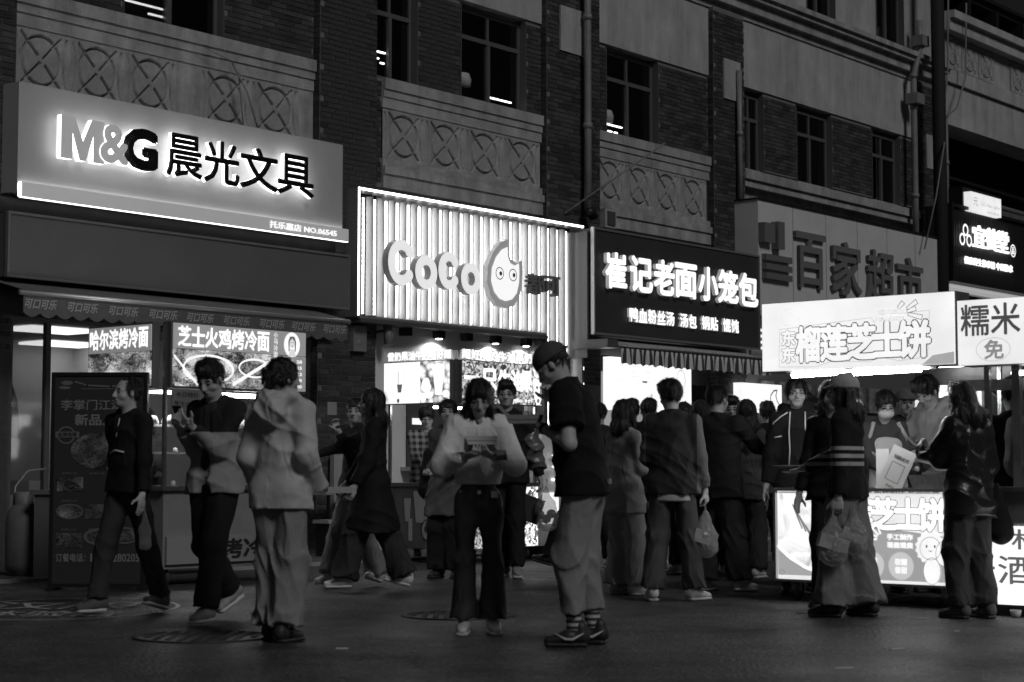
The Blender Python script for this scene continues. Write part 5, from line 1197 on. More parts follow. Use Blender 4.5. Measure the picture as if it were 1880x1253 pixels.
    if hem < 1.0:
        for i in (0, 1):
            q_ = hips[i]+(kn[i]-hips[i])*min(1, (1.02-hem)/.42+.1); s.cap(hips[i], q_, leg[0]+.014, leg[0]*.95+.016, .05)
        if top == 'coat':
            for i in (0, 1): q_ = hips[i]*.2+kn[i]*.8; s.cap(v3((0, 0, .95)), q_*v3((.6, .75, 1)), .12, .15, .06)
    s.floor(hem)
    if coat == 'open':
        s.cap(up((0, .17, 1.5)), up((0, .17, 1.2)), .075, .075, .01, sub=True).cap(up((0, .17, 1.2)), v3((0, .17, hem-.1)), .075, .08, .01, sub=True)
    for i in (0, 1):
        d = unit(wr[i]-el[i]); we = wr[i]-d*.015
        if sleeve == 'short': s.chain([sh[i], sh[i]*.32+el[i]*.68], [.06+g, .068+g], .035, flat=True)
        else: s.chain([sh[i], el[i], we], [(.047*b_+g*.7)*sleevew, (.039+g*.8)*sleevew, (.031+g*.6)*(sleevew if top != 'cardigan' else .85)], .035, flat=True)
    s.cap(hp(0, .0, -.10), hp(0, .055, -.17), .05, .03, .01, sub=True) if not collar else None
    V, Q = s.mesh(ch, folds(sd, topnoise, 10, 15)); obj_np({'tee': 'shirt', 'cardigan': 'cardigan', 'coat': 'coat', 'hoodie': 'hoodie'}.get(top, 'jacket'), V, Q, topm, root)
    # ---- trousers
    s = S(); r0, r1, r2 = leg
    s.cap((0, 0, .98), (0, 0, .88), .088*b_, (.092 if fem else .1)*b_, .03, ((1, 0, 0), .75))
    for i in (0, 1):
        d = unit(ft[i]-kn[i]); end = kn[i]+d*(np.linalg.norm(ft[i]-kn[i])+.04-legz)
        s.chain([hips[i]+v3(((-1, 1)[i]*.0, 0, -.02)), kn[i], end], [r0, r1, r2], .035, flat=True)
    V, Q = s.mesh(ch, folds(sd+5, legnoise, kind='pants')); keep = V[Q][:, :, 2].mean(1) < max(hem+.06, .5); obj_np('trousers', V, Q[keep], legm, root)
    # ---- shoes
    for i in (0, 1):
        fy = math.radians(footyaw[i]); lift = (liftl, liftr)[i]; A = ft[i]; f = v3((math.sin(-fy), math.cos(fy), 0)); pt = -.5 if lift > .04 and A[1] < 0 else (.25 if lift > .02 else 0)
        f = unit(f+v3((0, 0, pt))); u_ = unit(v3((0, 0, 1))-f*f[2]); sd_ = np.cross(f, u_)
        q = lambda a, b, c: A+f*a+u_*(b-.09)+sd_*c
        s = S().cap(q(-.05, .055, 0), q(.03, .062, 0), .038, .037, .02).cap(q(.03, .055, 0), q(.145, .035, 0), .037, .026, .03, (sd_, .8)).cap(q(-.04, .08, 0), q(-.035, .11, 0), .04, .04, .02)
        V, Q = s.mesh(.009 if fine else .012); a = obj_np('shoe', V, Q, shoem, root)
        s = S().cap(q(-.055, .014, 0), q(.15, .014, 0), .017, .017, .01, (sd_, .38)); V, Q = s.mesh(.009 if fine else .012); a2 = obj_np('sole', V, Q, solem or shoem, a)
        if socks:
            kk = unit(kn[i]-A); s = S().cap(A+kk*.0, A+kk*.17, .042, .048, .01, flat=True, fa=True); V, Q = s.mesh(.009); obj_np('sock', V, Q, mat_sock, root)
    # ---- hair and headwear
    hm = hairm or HAIR; s = S(); hh = .0065 if fine else .009
    if hair != 'none':
        if hair == 'recede':
            s.ell(hp(0, -.022, .026), (.082, .094, .090), HR, .02); s.ell(hp(0, .085, .06), (.075, .062, .07), HR, .015, sub=True); s.ell(hp(0, .10, -.04), (.11, .1, .1), HR, .01, sub=True); s.ell(hp(0, .02, -.1), (.12, .085, .095), HR, .01, sub=True); s.ell(hp(0, -.05, -.125), (.1, .09, .065), HR, .01, sub=True)
        elif hair == 'bald':
            s.ell(hp(0, -.03, .018), (.077, .080, .075), HR, .01); s.ell(hp(0, .05, .06), (.085, .09, .075), HR, .01, sub=True); s.ell(hp(0, .10, -.04), (.11, .1, .1), HR, .01, sub=True)
        else:
            vol = .97 if cap else {'short': 1.0, 'fade': .97}.get(hair, 1.06)
            s.ell(hp(0, -.018, .034), (.084*vol, .099*vol, .092*vol), HR, .02)
            if hair in ('short',) and not cap: s.ell(hp(0, .045, .085), (.062, .052, .036), HR, .02).ell(hp(.01, .0, .11), (.06, .07, .03), HR, .02)
            if hair == 'thick': s.ell(hp(0, .02, .085), (.085, .085, .055), HR, .02).ell(hp(0, .075, .062), (.065, .03, .03), HR, .02)
            if hair in ('bob', 'long', 'bangs', 'curly', 'longside'):
                L_ = {'bob': .16, 'bangs': .15, 'long': .42, 'curly': .38, 'longside': .46}[hair]; wd = .085 if hair != 'curly' else .115
                dn = v3((0, 0, -1))
                base = hp(0, -.045, -.02); s.chain([base, base+dn*.12+HR @ v3((0, -.025, 0)), base+dn*L_+TL @ v3((0, -.04, 0))], [.062, .068 if hair != 'curly' else .085, .045], .04, (X, .68), flat=True)
                for q in (-1, 1):
                    a = hp(q*.066, .01, .02); b = hp(q*.074, .028, -.06); e = b+dn*(L_*.55 if hair != 'bob' and hair != 'bangs' else .05)+X*q*.012
                    s.chain([a, b, e], [.024, .02, .013 if hair != 'curly' else .03], .02)
            if hair in ('tied', 'clip'): s.ell(hp(0, -.115, .02), (.035, .035, .04), HR, .02).ell(hp(0, -.1, -.02), (.03, .03, .05), HR, .02)
            if hair in ('bangs', 'bob') and not cap: s.ell(hp(0, .062, .052), (.06, .026, .032), HR, .012)
            # carve the face out
            lowf = -.052 if hair in ('bangs', 'bob') else -.03
            s.ell(hp(0, .115, lowf), (.066, .075, .076), HR, .01, sub=True); s.ell(hp(0, .09, -.075), (.062, .07, .07), HR, .01, sub=True)
            if hair in ('short', 'fade', 'thick', 'tied', 'clip'):
                s.ell(hp(0, .02, -.1), (.12, .085, .095), HR, .01, sub=True)
                s.ell(hp(0, -.05, -.125), (.1, .09, .065), HR, .01, sub=True)
        V, Q = s.mesh(hh, strands(sd, .005 if hair != 'curly' else .014, 90 if hair != 'curly' else 45))
        rs = np.random.RandomState(sd); nT = 1500 if fine else 800; pk = Q[rs.randint(0, len(Q), nT)]; P0 = V[pk].mean(1)
        nn = np.cross(V[pk[:, 2]]-V[pk[:, 0]], V[pk[:, 3]]-V[pk[:, 1]]); nn /= np.linalg.norm(nn, axis=1)[:, None]+1e-9
        isl = hair in ('long', 'longside', 'curly', 'bob', 'bangs'); crown = hp(0, -.04, .12)
        away = P0-crown; away /= np.linalg.norm(away, axis=1)[:, None]+1e-9
        dr = away*.8+np.array([0, 0, -1.])*(1.0 if isl else .25)+rs.randn(nT, 3)*(.18 if hair != 'curly' else .7); dr -= nn*(dr*nn).sum(1)[:, None]; dr /= np.linalg.norm(dr, axis=1)[:, None]+1e-9
        Ln = (rs.uniform(.03, .09, nT) if isl else rs.uniform(.015, .032, nT))[:, None]; sdv = np.cross(dr, nn)*.0022
        A0 = P0-nn*.003; A1 = P0+dr*Ln*.5+nn*(.005 if isl else .006); A2 = P0+dr*Ln+nn*(.003 if isl else .007)+rs.randn(nT, 3)*.004
        hl_ = (P0-hc) @ HR; keepT = (hl_[:, 1] < .06) & ((hl_[:, 2] < -.0) if cap else True); A0, A1, A2, sdv = A0[keepT], A1[keepT], A2[keepT], sdv[keepT]; m_ = len(A0); base = len(V)
        V = np.concatenate([V, A0-sdv, A0+sdv, A1-sdv, A1+sdv, A2-sdv*.3, A2+sdv*.3]); ix = np.arange(m_)
        g_ = lambda i: base+i*m_+ix
        Q = np.concatenate([Q, np.stack([g_(0), g_(1), g_(3), g_(2)], 1), np.stack([g_(2), g_(3), g_(5), g_(4)], 1)]); obj_np('hair', V, Q, hm, root)
    if hair == 'clip':
        m = MB(); P = [hp(-.035, -.125, .06), hp(-.035, -.13, -.04), hp(.0, -.135, -.04), hp(.0, -.13, .06), hp(-.035, -.125, .06)]; m.tube([tuple(p) for p in P], .008, 8); part('hair_clip', m, mat('clip_plastic', .4, .3), root)
    if cap:
        cm_, brim = cap; s = S().ell(hp(0, -.015, .042), (.093, .109, .095), HR, .01); s.ell(hp(0, -.0, -.072), (.22, .22, .105), HR, .005, sub=True)
        by = hp(0, .085*brim, .045); s.cap(hp(-.03, .06*brim, .048), hp(-.03, .13*brim, .036), .007, .006, .01, (HR @ v3((1, 0, 0)), .2)).cap(hp(.03, .06*brim, .048), hp(.03, .13*brim, .036), .007, .006, .01, (HR @ v3((1, 0, 0)), .2))
        V, Q = s.mesh(hh); obj_np('cap', V, Q, cm_, root)
    if glasses:
        m = MB()
        for q in (-1, 1):
            m.tube([tuple(hp(q*.032+.021*math.cos(t*.524), .104-.012*abs(q*math.cos(t*.524))*.3, .001+.016*math.sin(t*.524))) for t in range(13)], .0016, 5, False); m.tube([tuple(hp(q*.053, .098, .004)), tuple(hp(q*.074, .02, .006)), tuple(hp(q*.076, -.01, .0))], .0016, 5)
        m.tube([tuple(hp(-.011, .108, .003)), tuple(hp(.011, .108, .003))], .0016, 5); part('glasses', m, mat('glasses_metal', .35, .2, .8), root)
    if mask:
        s = S().ell(hp(0, .046, -.05), (.068, .070, .05), HR, .01).ell(hp(0, .098, -.035), (.02, .02, .025), HR, .02); s.ell(hp(0, -.02, -.04), (.1, .075, .1), HR, .005, sub=True); V, Q = s.mesh(hh); obj_np('face_mask', V, Q, mat('mask_white', .75, .7), root)
    root['_k'] = k
    P = dict(hp=hp, up=up, wr=wr, el=el, sh=sh, ft=ft, kn=kn, k=k, M=root.matrix_world.copy(), HR=HR, hc=hc); del root['_k']
    if extras: extras(root, P)
    return root, P
def W_(P, p): return P['M'] @ Vector(tuple(p))

# cloth shades
C = cloth
mat_sock = ztex('striped_sock', lambda n, L, o: N(n, L, 'ShaderNodeMapRange', i_0=M2(n, L, 'GREATER_THAN', M2(n, L, 'FRACT', M2(n, L, 'MULTIPLY', o[2], 30.), 0.), .5), i_3=.04, i_4=.45).outputs[0])
black = C('black_cloth', .012); navy = C('dark_cloth', .022); charcoal = C('charcoal_cloth', .035); greyc = C('grey_cloth', .09); lightg = C('light_grey_cloth', .26, .7)
midg = C('mid_grey_cloth', .24); cream = C('cream_knit', .78, .95, bump=.5, bs=140); jean = C('blue_denim', .07, .8, bump=.3, bs=160, var=.3); jeanl = C('pale_denim', .2, .8, bump=.3, bs=160, var=.25); jeand = C('dark_denim', .03, .8, bump=.3, bs=160, var=.3)
wsh = mat('white_shoe', .6, .5); dsh = mat('dark_shoe', .03, .5); gsh = mat('grey_shoe', .25, .6, var=.3); lsole = mat('light_sole', .5, .6); leath = mat('black_leather', .02, .28, var=.3, bump=.2, bs=25); satin = mat('satin_sleeve', .12, .3, var=.4, vs=6, bump=.2, bs=15)
twot = ztex('two_tone_jacket', lambda n, L, o: N(n, L, 'ShaderNodeMapRange', i_0=M2(n, L, 'GREATER_THAN', o[2], 1.24), i_3=.28, i_4=.02).outputs[0])
strp = ztex('striped_sweater', lambda n, L, o: N(n, L, 'ShaderNodeMapRange', i_0=M2(n, L, 'MULTIPLY', M2(n, L, 'MULTIPLY', M2(n, L, 'GREATER_THAN', o[2], 1.045), M2(n, L, 'LESS_THAN', o[2], 1.21)), M2(n, L, 'GREATER_THAN', M2(n, L, 'FRACT', M2(n, L, 'MULTIPLY', M2(n, L, 'SUBTRACT', o[2], 1.045), 18.), 0.), .5)), i_3=.014, i_4=.42).outputs[0])
plaid = ztex('plaid_shirt', lambda n, L, o: N(n, L, 'ShaderNodeMapRange', i_0=M2(n, L, 'ADD', M2(n, L, 'GREATER_THAN', M2(n, L, 'FRACT', M2(n, L, 'MULTIPLY', o[0], 14.), 0.), .5), M2(n, L, 'GREATER_THAN', M2(n, L, 'FRACT', M2(n, L, 'MULTIPLY', o[2], 14.), 0.), .5)), i_1=0., i_2=2., i_3=.03, i_4=.3).outputs[0])
bomber = ztex('bomber_jacket', lambda n, L, o: N(n, L, 'ShaderNodeMapRange', i_0=M2(n, L, 'GREATER_THAN', M2(n, L, 'ABSOLUTE', o[0], 0.), .2), i_3=.03, i_4=.12).outputs[0])
def plastic():
    m = bpy.data.materials.new('thin_plastic'); m.use_nodes = True; n = m.node_tree.nodes; L = m.node_tree.links; n.remove(n['Principled BSDF'])
    a = N(n, L, 'ShaderNodeBsdfTransparent'); b = N(n, L, 'ShaderNodeBsdfDiffuse'); b.inputs[0].default_value = (.6, .6, .6, 1); t = N(n, L, 'ShaderNodeBsdfTranslucent'); t.inputs[0].default_value = (.6, .6, .6, 1); g_ = N(n, L, 'ShaderNodeBsdfGlossy', i_Roughness=.25)
    x = N(n, L, 'ShaderNodeMixShader', i_0=.5, i_1=b.outputs[0], i_2=t.outputs[0]); y = N(n, L, 'ShaderNodeMixShader', i_0=.18, i_1=x.outputs[0], i_2=g_.outputs[0]); z = N(n, L, 'ShaderNodeMixShader', i_0=.45, i_1=a.outputs[0], i_2=y.outputs[0])
    tc = N(n, L, 'ShaderNodeTexCoord'); q = N(n, L, 'ShaderNodeTexNoise', i_Vector=tc.outputs['Object'], i_Scale=18., i_Detail=3, i_Distortion=2.); bp = N(n, L, 'ShaderNodeBump', i_Height=q.outputs['Fac'], i_Strength=1., i_Distance=.03)
    L.new(bp.outputs[0], b.inputs['Normal']); L.new(bp.outputs[0], g_.inputs['Normal']); L.new(z.outputs[0], n['Material Output'].inputs[0]); return m
PLAS = plastic()
def bag(P0, w_, h_, label, inside=None, group='plastic bags held by people', m=None):
    """carrier bag hanging from the point P0"""
    t = thing('plastic_bag', label, 'bag', WRL, tuple(P0), group)
    o = v3((0, 0, 0)); s = S().cap(o+v3((0, 0, -.06)), o+v3((0, 0, -h_*.62)), .012, w_*.30, .02, ((0, 1, 0), 1.5)).cap(o+v3((0, 0, -h_*.62)), o+v3((.01, 0, -h_*.9)), w_*.30, w_*.34, .03, ((0, 1, 0), 1.5)).cap(o, o+v3((0, 0, -.1)), .01, .016, .01)
    V, Q = s.mesh(.011, folds(int(P0[0]*100) % 77, .011, 12, 34)); obj_np('bag_film', V, Q, m or PLAS, t)
    if inside == 'box':
        b = MB(Matrix.Translation((P0[0], P0[1], P0[2]-h_*.72)) @ Matrix.Rotation(.3, 4, 'Y')).box(-w_*.33, w_*.33, -w_*.2, w_*.2, -h_*.13, h_*.13); part('food_box', b, mat('food_box_card', .35, .7, var=.4, vs=20), t)
    if inside == 'fruit':
        for i, (a, c) in enumerate([(-.06, -.78), (.05, -.76), (0, -.88)]): part('fruit', MB().lathe([(.001, .045), (.035, .03), (.047, 0), (.035, -.03), (.001, -.045)], (P0[0]+a, P0[1]+.01*i, P0[2]+c*h_), 14), mat('dark_fruit', .06, .4), t)
    return t
def foodbox(c, rz, w_, d_, label, ry=0, rx=0, lid=True):
    M = Matrix.Translation(c) @ Matrix.Rotation(rz, 4, 'Z') @ Matrix.Rotation(ry, 4, 'Y') @ Matrix.Rotation(rx, 4, 'X'); t = thing('food_box', label, 'food box', M)
    m = MB(); a, b = w_/2, d_/2; m.add([(-a*.8, -b*.8, 0), (a*.8, -b*.8, 0), (a*.8, b*.8, 0), (-a*.8, b*.8, 0), (-a, -b, .05), (a, -b, .05), (a, b, .05), (-a, b, .05)], [(0, 3, 2, 1), (0, 1, 5, 4), (1, 2, 6, 5), (2, 3, 7, 6), (3, 0, 4, 7)]); part('tray', m, mat('pale_card', .62, .6), t)
    m = MB().box(-a*.9, a*.9, -b*.9, b*.9, .02, .045); part('food', m, mat('fried_food', .15, .6, var=.7, vs=40), t)
    if lid: part('box_lid', MB().add([(-a, b, .05), (a, b, .05), (a*.9, b*1.6, .05+d_*.3), (-a*.9, b*1.6, .05+d_*.3)], [(0, 1, 2, 3), (3, 2, 1, 0)]), mat('pale_card', .62, .6), t)
    return t
def phone(c, rz, rx, label, lit=0):
    M = Matrix.Translation(c) @ Matrix.Rotation(rz, 4, 'Z') @ Matrix.Rotation(rx, 4, 'X'); t = thing('phone', label, 'phone', M, (0, 0, 0), 'phones in hands')
    part('case', MB().box(-.036, .036, -.004, .004, -.075, .075), mat('phone_case', .03, .3), t); part('screen', MB().box(-.032, .032, .0045, .0052, -.07, .07), mat('phone_screen', .05, .1, emit=lit) if lit else mat('phone_screen_off', .02, .1), t); return t
# ================================================================ THE CROWD
def G(px, py): p = gr(px, py); return p.x, p.y
def at_head(px, y):      # world x of a column at depth y
    return (px-940)/F*y*1.0
hide = 'hide'
# man walking left, balding
def ex(root, P):
    up = P['up']; m = MB(); m.tube([tuple(up((-.08, .113, 1.17))), tuple(up((.0, .124, 1.185))), tuple(up((.07, .115, 1.165)))], .008, 6); part('chest_zip', m, mat('reflective_tape', .5, .4), root)
    m = MB(); m.tube([tuple(up((0, .09, 1.42))), tuple(up((0.0, .122, 1.28)))], .005, 6); part('collar_zip', m, mat('reflective_tape', .5, .4), root)
x, y = G(232, 1128)
r, P = person(x, y, 1.66, 142, 'man with receding hair in a dark zip pullover striding left past the menu board', fl=(0, -.24), fr=(-.03, .22), liftl=.03, hl=(-.27, .10, .83), hr=(.25, -.10, .83), topm=black, g=.022, hem=.88, hair='recede', legm=charcoal, leg=(.09, .075, .07), shoem=greyc, solem=lsole, graspl='relax', graspr='fist', hyaw=-16, extras=ex)
m = W_(P, P['wr'][0]); bag((m.x+.02, m.y, m.z-.05), .15, .33, 'crumpled pale carrier bag hanging behind the leg of the man with receding hair')
s = S().cap((.17, -.16, 1.3), (.17, -.17, 1.0), .08, .09, .04, ((1, 0, 0), .8)); V, Q = s.mesh(.014, folds(3, .01)); t = thing('backpack', 'dark rucksack on the back of the man with receding hair', 'backpack', P['M'], (0, 0, 0)); obj_np('bag_body', V, Q, black, t)
# man with phone
x, y = G(392, 1143)
def ex(root, P):
    m = MB(); w = P['wr'][0]; e = P['el'][0]; a = w*.9+e*.1
    s = S().cap(w*.93+e*.07, w*.8+e*.2, .033, .034, .004, flat=True, fa=True); V, Q = s.mesh(.007); obj_np('watch', V, Q, mat('watch_strap', .01, .3), root)
    m = MB(); up = P['up']
    s = S().cap(up((0, .0, 1.36)), up((0, .0, .86)), .1, .105, .02, ((1, 0, 0), .75), flat=True).cap(up((-.06, 0, 1.42)), up((.06, 0, 1.42)), .05, None, .03); V, Q = s.mesh(.012, folds(8, .004)); obj_np('t_shirt', V, Q, charcoal, root)
r, P = person(x, y, 1.74, 150, 'man in an open two-tone jacket walking while looking down at his phone', fl=(.02, .18), fr=(0, -.30), liftr=.10, hl=(-.05, .30, 1.27), hr=(.03, .31, 1.25), graspl='grip', graspr='grip', topm=twot, coat='open', g=.026, hem=.84, hair='short', legm=black, leg=(.105, .085, .08), shoem=gsh, solem=lsole, hpitch=28, hyaw=6, collar=False, extras=ex)
phone(W_(P, (-.0, .36, 1.34)), math.radians(150+180), .5, 'phone held up by the man in the two-tone jacket', 0)
# figure in pale hooded jacket, from behind
x, y = G(512, 1178)
r, P = person(x, y, 1.66, -22, 'person in a pale hooded jacket and wide trousers seen from behind', fem=True, bulk=1.05, fl=(.02, .04), fr=(-.03, -.05), hl=(-.22, .12, .92), hr=(.22, .10, .92), graspl=hide, graspr=hide, topm=C('pale_shell_fabric', .48, .55, var=.1, bump=.15, bs=20), g=.026, hem=.80, topnoise=.008, hood=True, hair='clip', legm=midg, leg=(.1, .1, .11), legz=.06, legnoise=.014, shoem=dsh, hyaw=-30, sleevew=1.15)
# girl with skewers and woman in long coat
x, y = G(652, 1078)
r, P = person(x, y, 1.62, 140, 'girl in a dark jacket and pale jeans biting a skewer', fem=True, fl=(.03, -.22), fr=(-.05, .28), liftl=.04, hr=(.03, .19, 1.42), hl=(.30, .5, 1.13), elbl=(.2, .2, -1), graspr='fist', graspl='fist', topm=navy, hem=.84, hair='tied', legm=jeanl, leg=(.09, .08, .11), shoem=wsh, solem=lsole, hyaw=32, fine=False)
a = W_(P, (.30, .56, 1.16)); solo('skewer', MB().tube([tuple(a+Vector((.03, 0, -.05))), tuple(a+Vector((-.07, 0, .14)))], .006, 6).tube([tuple(a+Vector((-.0, 0, .02))), tuple(a+Vector((-.07, 0, .13)))], .017, 8), mat('grilled_meat', .1, .5), 'skewer in the outstretched hand of the girl', 'skewer', org=tuple(a), group='grilled skewers')
a = W_(P, (.03, .23, 1.46)); solo('skewer', MB().tube([tuple(a), tuple(a+Vector((.14, 0, .05)))], .009, 6), mat('grilled_meat', .1, .5), 'skewer held to the girl\'s mouth', 'skewer', org=tuple(a), group='grilled skewers')
x, y = G(684, 1086)
r, P = person(x, y, 1.68, 96, 'woman with long dark hair in a long black coat striding left', fem=True, fl=(.02, .26), fr=(0, -.28), liftr=.03, hr=(.2, .22, .92), hl=(-.26, .16, .9), topm=black, top='coat', hem=.50, g=.024, topnoise=.009, hair='longside', legm=charcoal, leg=(.1, .1, .115), legz=.045, legnoise=.014, shoem=wsh, solem=lsole, graspl='grip', graspr='fist', hpitch=0, sleevew=1.15, bulk=1.05)
a = W_(P, (-.26, .28, .86)); solo('snack_tray', MB(Matrix.Translation(a)).box(-.1, .1, -.05, .05, -.02, .03), mat('pale_card', .4, .6), 'flat snack tray in the hand of the woman in the long coat', 'tray', org=tuple(a))
# juice seller
x = at_head(783, 20.9)
r, P = person(x, 20.9, 1.74, 195, 'young juice seller in a plaid shirt and glasses behind his cart', hl=(-.1, .35, 1.05), hr=(.1, .35, 1.05), topm=plaid, hair='thick', glasses=True, legm=black, shoem=dsh, hpitch=18, hyaw=-10, fine=False, top='tee', hem=.85)
# noodle seller glimpsed
x = at_head(266, 17.2)
person(x, 17.2, 1.60, 200, 'noodle seller glimpsed between the menu board and the cart', hl=(-.1, .3, 1.05), hr=(.1, .3, 1.05), topm=charcoal, hair='bob', fem=True, legm=black, shoem=dsh, hpitch=10, fine=False)
# woman in long grey coat looking out
x, y = G(822, 1062)
r, P = person(x, y, 1.66, 158, 'woman in a long grey coat looking back over the cardigan woman\'s shoulder', fem=True, hl=(-.14, .22, 1.03), hr=(.12, .2, 1.03), graspl='fist', graspr='fist', topm=greyc, top='coat', hem=.60, g=.022, hair='tied', legm=black, leg=(.1, .1, .11), shoem=dsh, hyaw=22, fine=False)
s = S().cap((.2, -.02, 1.2), (.22, -.02, .86), .07, .1, .03, ((0, 1, 0), .8)); V, Q = s.mesh(.014, folds(4, .008)); t = thing('shoulder_bag', 'black shoulder bag of the woman in the long grey coat', 'bag', P['M'], (0, 0, 0)); obj_np('bag_body', V, Q, black, t)
# man with glasses behind the cardigan woman
x, y = G(930, 1060)
r, P = person(x, y, 1.84, 176, 'tall man in glasses walking up behind the woman in the cardigan', fl=(0, .12), fr=(-.08, -.1), liftr=.0, hr=(.25, .2, .98), hl=(-.30, .0, .85), graspl='fist', graspr='fist', topm=black, hair='short', glasses=True, legm=black, leg=(.095, .075, .065), shoem=gsh, solem=lsole, fine=False, g=.03, topnoise=.01)
s = S().chain([P['sh'][0]*.4+P['el'][0]*.6, P['el'][0], P['wr'][0]*.7+P['el'][0]*.3], [.088, .085, .08], .03, flat=True); V, Q = s.mesh(.014, folds(6, .016, 20, 25)); obj_np('satin_sleeve', V, Q, satin, r)
m = W_(P, P['wr'][0]); bag((m.x+.06, m.y-.03, m.z-.02), .34, .42, 'clear bag of dark round fruit beside the tall man in the polo shirt', 'fruit')
solo('paper_bag', MB(Matrix.Translation((m.x-.08, m.y+.05, m.z-.3)) @ Matrix.Rotation(.35, 4, 'Y')).box(-.1, .1, -.04, .04, -.12, .12), mat('dark_card_bag', .03, .6), 'dark square takeaway bag hanging beside the clear fruit bag', 'bag', org=tuple(m))
# central woman in cropped cardigan
x, y = G(878, 1164)
def ex(root, P):
    up = P['up']; m = MB()
    for z in (1.30, 1.22, 1.14, 1.08): m.lathe([(.001, .004), (.008, 0), (.001, -.004)], tuple(up((0.0, .122, z))), 8)
    part('button', m, mat('pearl_button', .7, .3), root)
    m = MB().box(-.125, -.08, .08, .11, .915, .96); part('key_card', m, mat('card_glint', .6, .15, coat=1), root)
    m = MB().box(-.012, .012, .09, .105, .94, .965); part('belt_buckle', m, mat('chrome', .8, .15, 1.), root)
r, P = person(x, y, 1.57, 184, 'woman in a cropped white cardigan and flared jeans holding a takeaway box', fem=True, fl=(0, .02), fr=(0, .03), hl=(-.09, .27, 1.19), hr=(.10, .27, 1.19), elbl=(-.7, -.3, -.9), elbr=(.7, -.3, -.9), graspl='grip', graspr='grip', topm=cream, top='cardigan', hem=1.0, g=.026, topnoise=.005, hair='bangs', legm=jean, leg=(.08, .066, .09), legz=.06, legnoise=.008, shoem=wsh, solem=lsole, hpitch=26, collar=False, sleevew=1.3, footyaw=(6, -6), extras=ex)
c = W_(P, (.0, .31, 1.235)); foodbox(c, math.radians(184), .2, .15, 'pale takeaway box held in both hands by the woman in the cardigan', rx=.55, lid=False)
bag((c.x+.02, c.y-.02, c.z-.0), .11, .12, 'thin crumpled bag hanging under the cardigan woman\'s takeaway box')
x0 = W_(P, (-.13, .33, 1.20)); phone(x0, math.radians(184), 1.2, 'phone pinched under the takeaway box by the woman in the cardigan')
# tall man in cap and polo
x, y = G(1072, 1186)
polo = C('black_pique', .011, .9, bump=.5, bs=220)
def ex(root, P):
    for i in (0, 1):     # curved mark on each shoe
        A = P['ft'][i]; sx = -1 if i == 0 else 1
        for sgn in (-1, 1):
            m = MB(); pts = [(A[0]+sgn*.047, A[1]+.10, .075), (A[0]+sgn*.05, A[1]+.04, .045), (A[0]+sgn*.05, A[1]+.0, .045), (A[0]+sgn*.046, A[1]-.06, .08)]
            m.tube(pts, [.003, .009, .009, .002], 6); part('shoe_mark', m, mat('white_leather', .6, .4), root)
    m = MB().box(-.02, .045, -.152, -.14, .9, .93); part('waist_tag', m, mat('tag_grey', .25, .6), root)
    w = P['wr'][0]; e = P['el'][0]
    s = S().cap(w*.95+e*.05, w*.86+e*.14, .034, .034, .004, flat=True, fa=True); V, Q = s.mesh(.007); obj_np('watch', V, Q, mat('watch_strap', .01, .3), root)
r, P = person(x, y, 1.77, 78, 'tall man in a backwards cap and black polo eating from a box', bulk=1.18, fl=(.02, .04), fr=(0, -.04), hl=(-.14, .21, 1.215), hr=(.03, .17, 1.35), elbl=(-.6, -.6, -1), elbr=(.6, -.4, -1), graspl='up', graspr='fist', topm=polo, top='tee', sleeve='short', hem=.83, g=.03, topnoise=.008, hair='fade', cap=(C('washed_cap', .07), -1), legm=C('grey_jersey', .25, .9), leg=(.108, .094, .074), legz=.14, legnoise=.009, shoem=dsh, solem=dsh, hpitch=30, lean=9, socks=True, extras=ex)
c = W_(P, (-.13, .31, 1.235)); foodbox(c, math.radians(78), .15, .2, 'open takeaway box in the hand of the tall man in the cap', lid=True)
a = W_(P, (.03, .24, 1.39)); solo('chopsticks', MB().tube([tuple(a+Vector((0, 0, 0))), tuple(a+Vector((-.0, 0, .09)))], .004, 5).tube([tuple(a+Vector((.01, 0, 0))), tuple(a+Vector((.012, 0, .09)))], .004, 5), mat('pale_wood', .35, .7), 'pair of chopsticks in the fist of the tall man in the cap', 'chopsticks', org=tuple(a))
# somebody hidden behind him: only the shoes show
x, y = G(1082, 1060)
person(x, y, 1.6, 62, 'walker hidden behind the tall man with only dark shoes showing', fl=(0, .42), fr=(0, -.3), liftl=.12, liftr=.02, topm=black, legm=black, shoem=dsh, fine=False, hair='short', graspl=hide, graspr=hide)
# short haired woman in pale outfit
x, y = G(1146, 1093)
r, P = person(x, y, 1.57, -52, 'woman with a short bob in a pale jacket and pale trousers in the queue', fem=True, fl=(.0, .0), fr=(0, .06), hl=(-.15, .28, 1.1), hr=(.15, .3, 1.1), topm=C('pale_shirt', .34, .8), hem=.72, g=.025, topnoise=.009, hair='bob', legm=C('pale_twill', .36, .85), leg=(.11, .1, .11), legnoise=.011, shoem=wsh, solem=lsole, fine=False)
x, y = G(1190, 1046)
person(x, y, 1.73, -20, 'dark figure in the queue beyond the short haired woman', topm=black, legm=black, shoem=dsh, solem=lsole, hair='short', fine=False, hpitch=15)
x = at_head(1160, 19.2); person(x, 19.2, 1.75, 10, 'dark haired head just visible at the tall man\'s shoulder', topm=navy, legm=black, shoem=dsh, fine=False, hair='short')
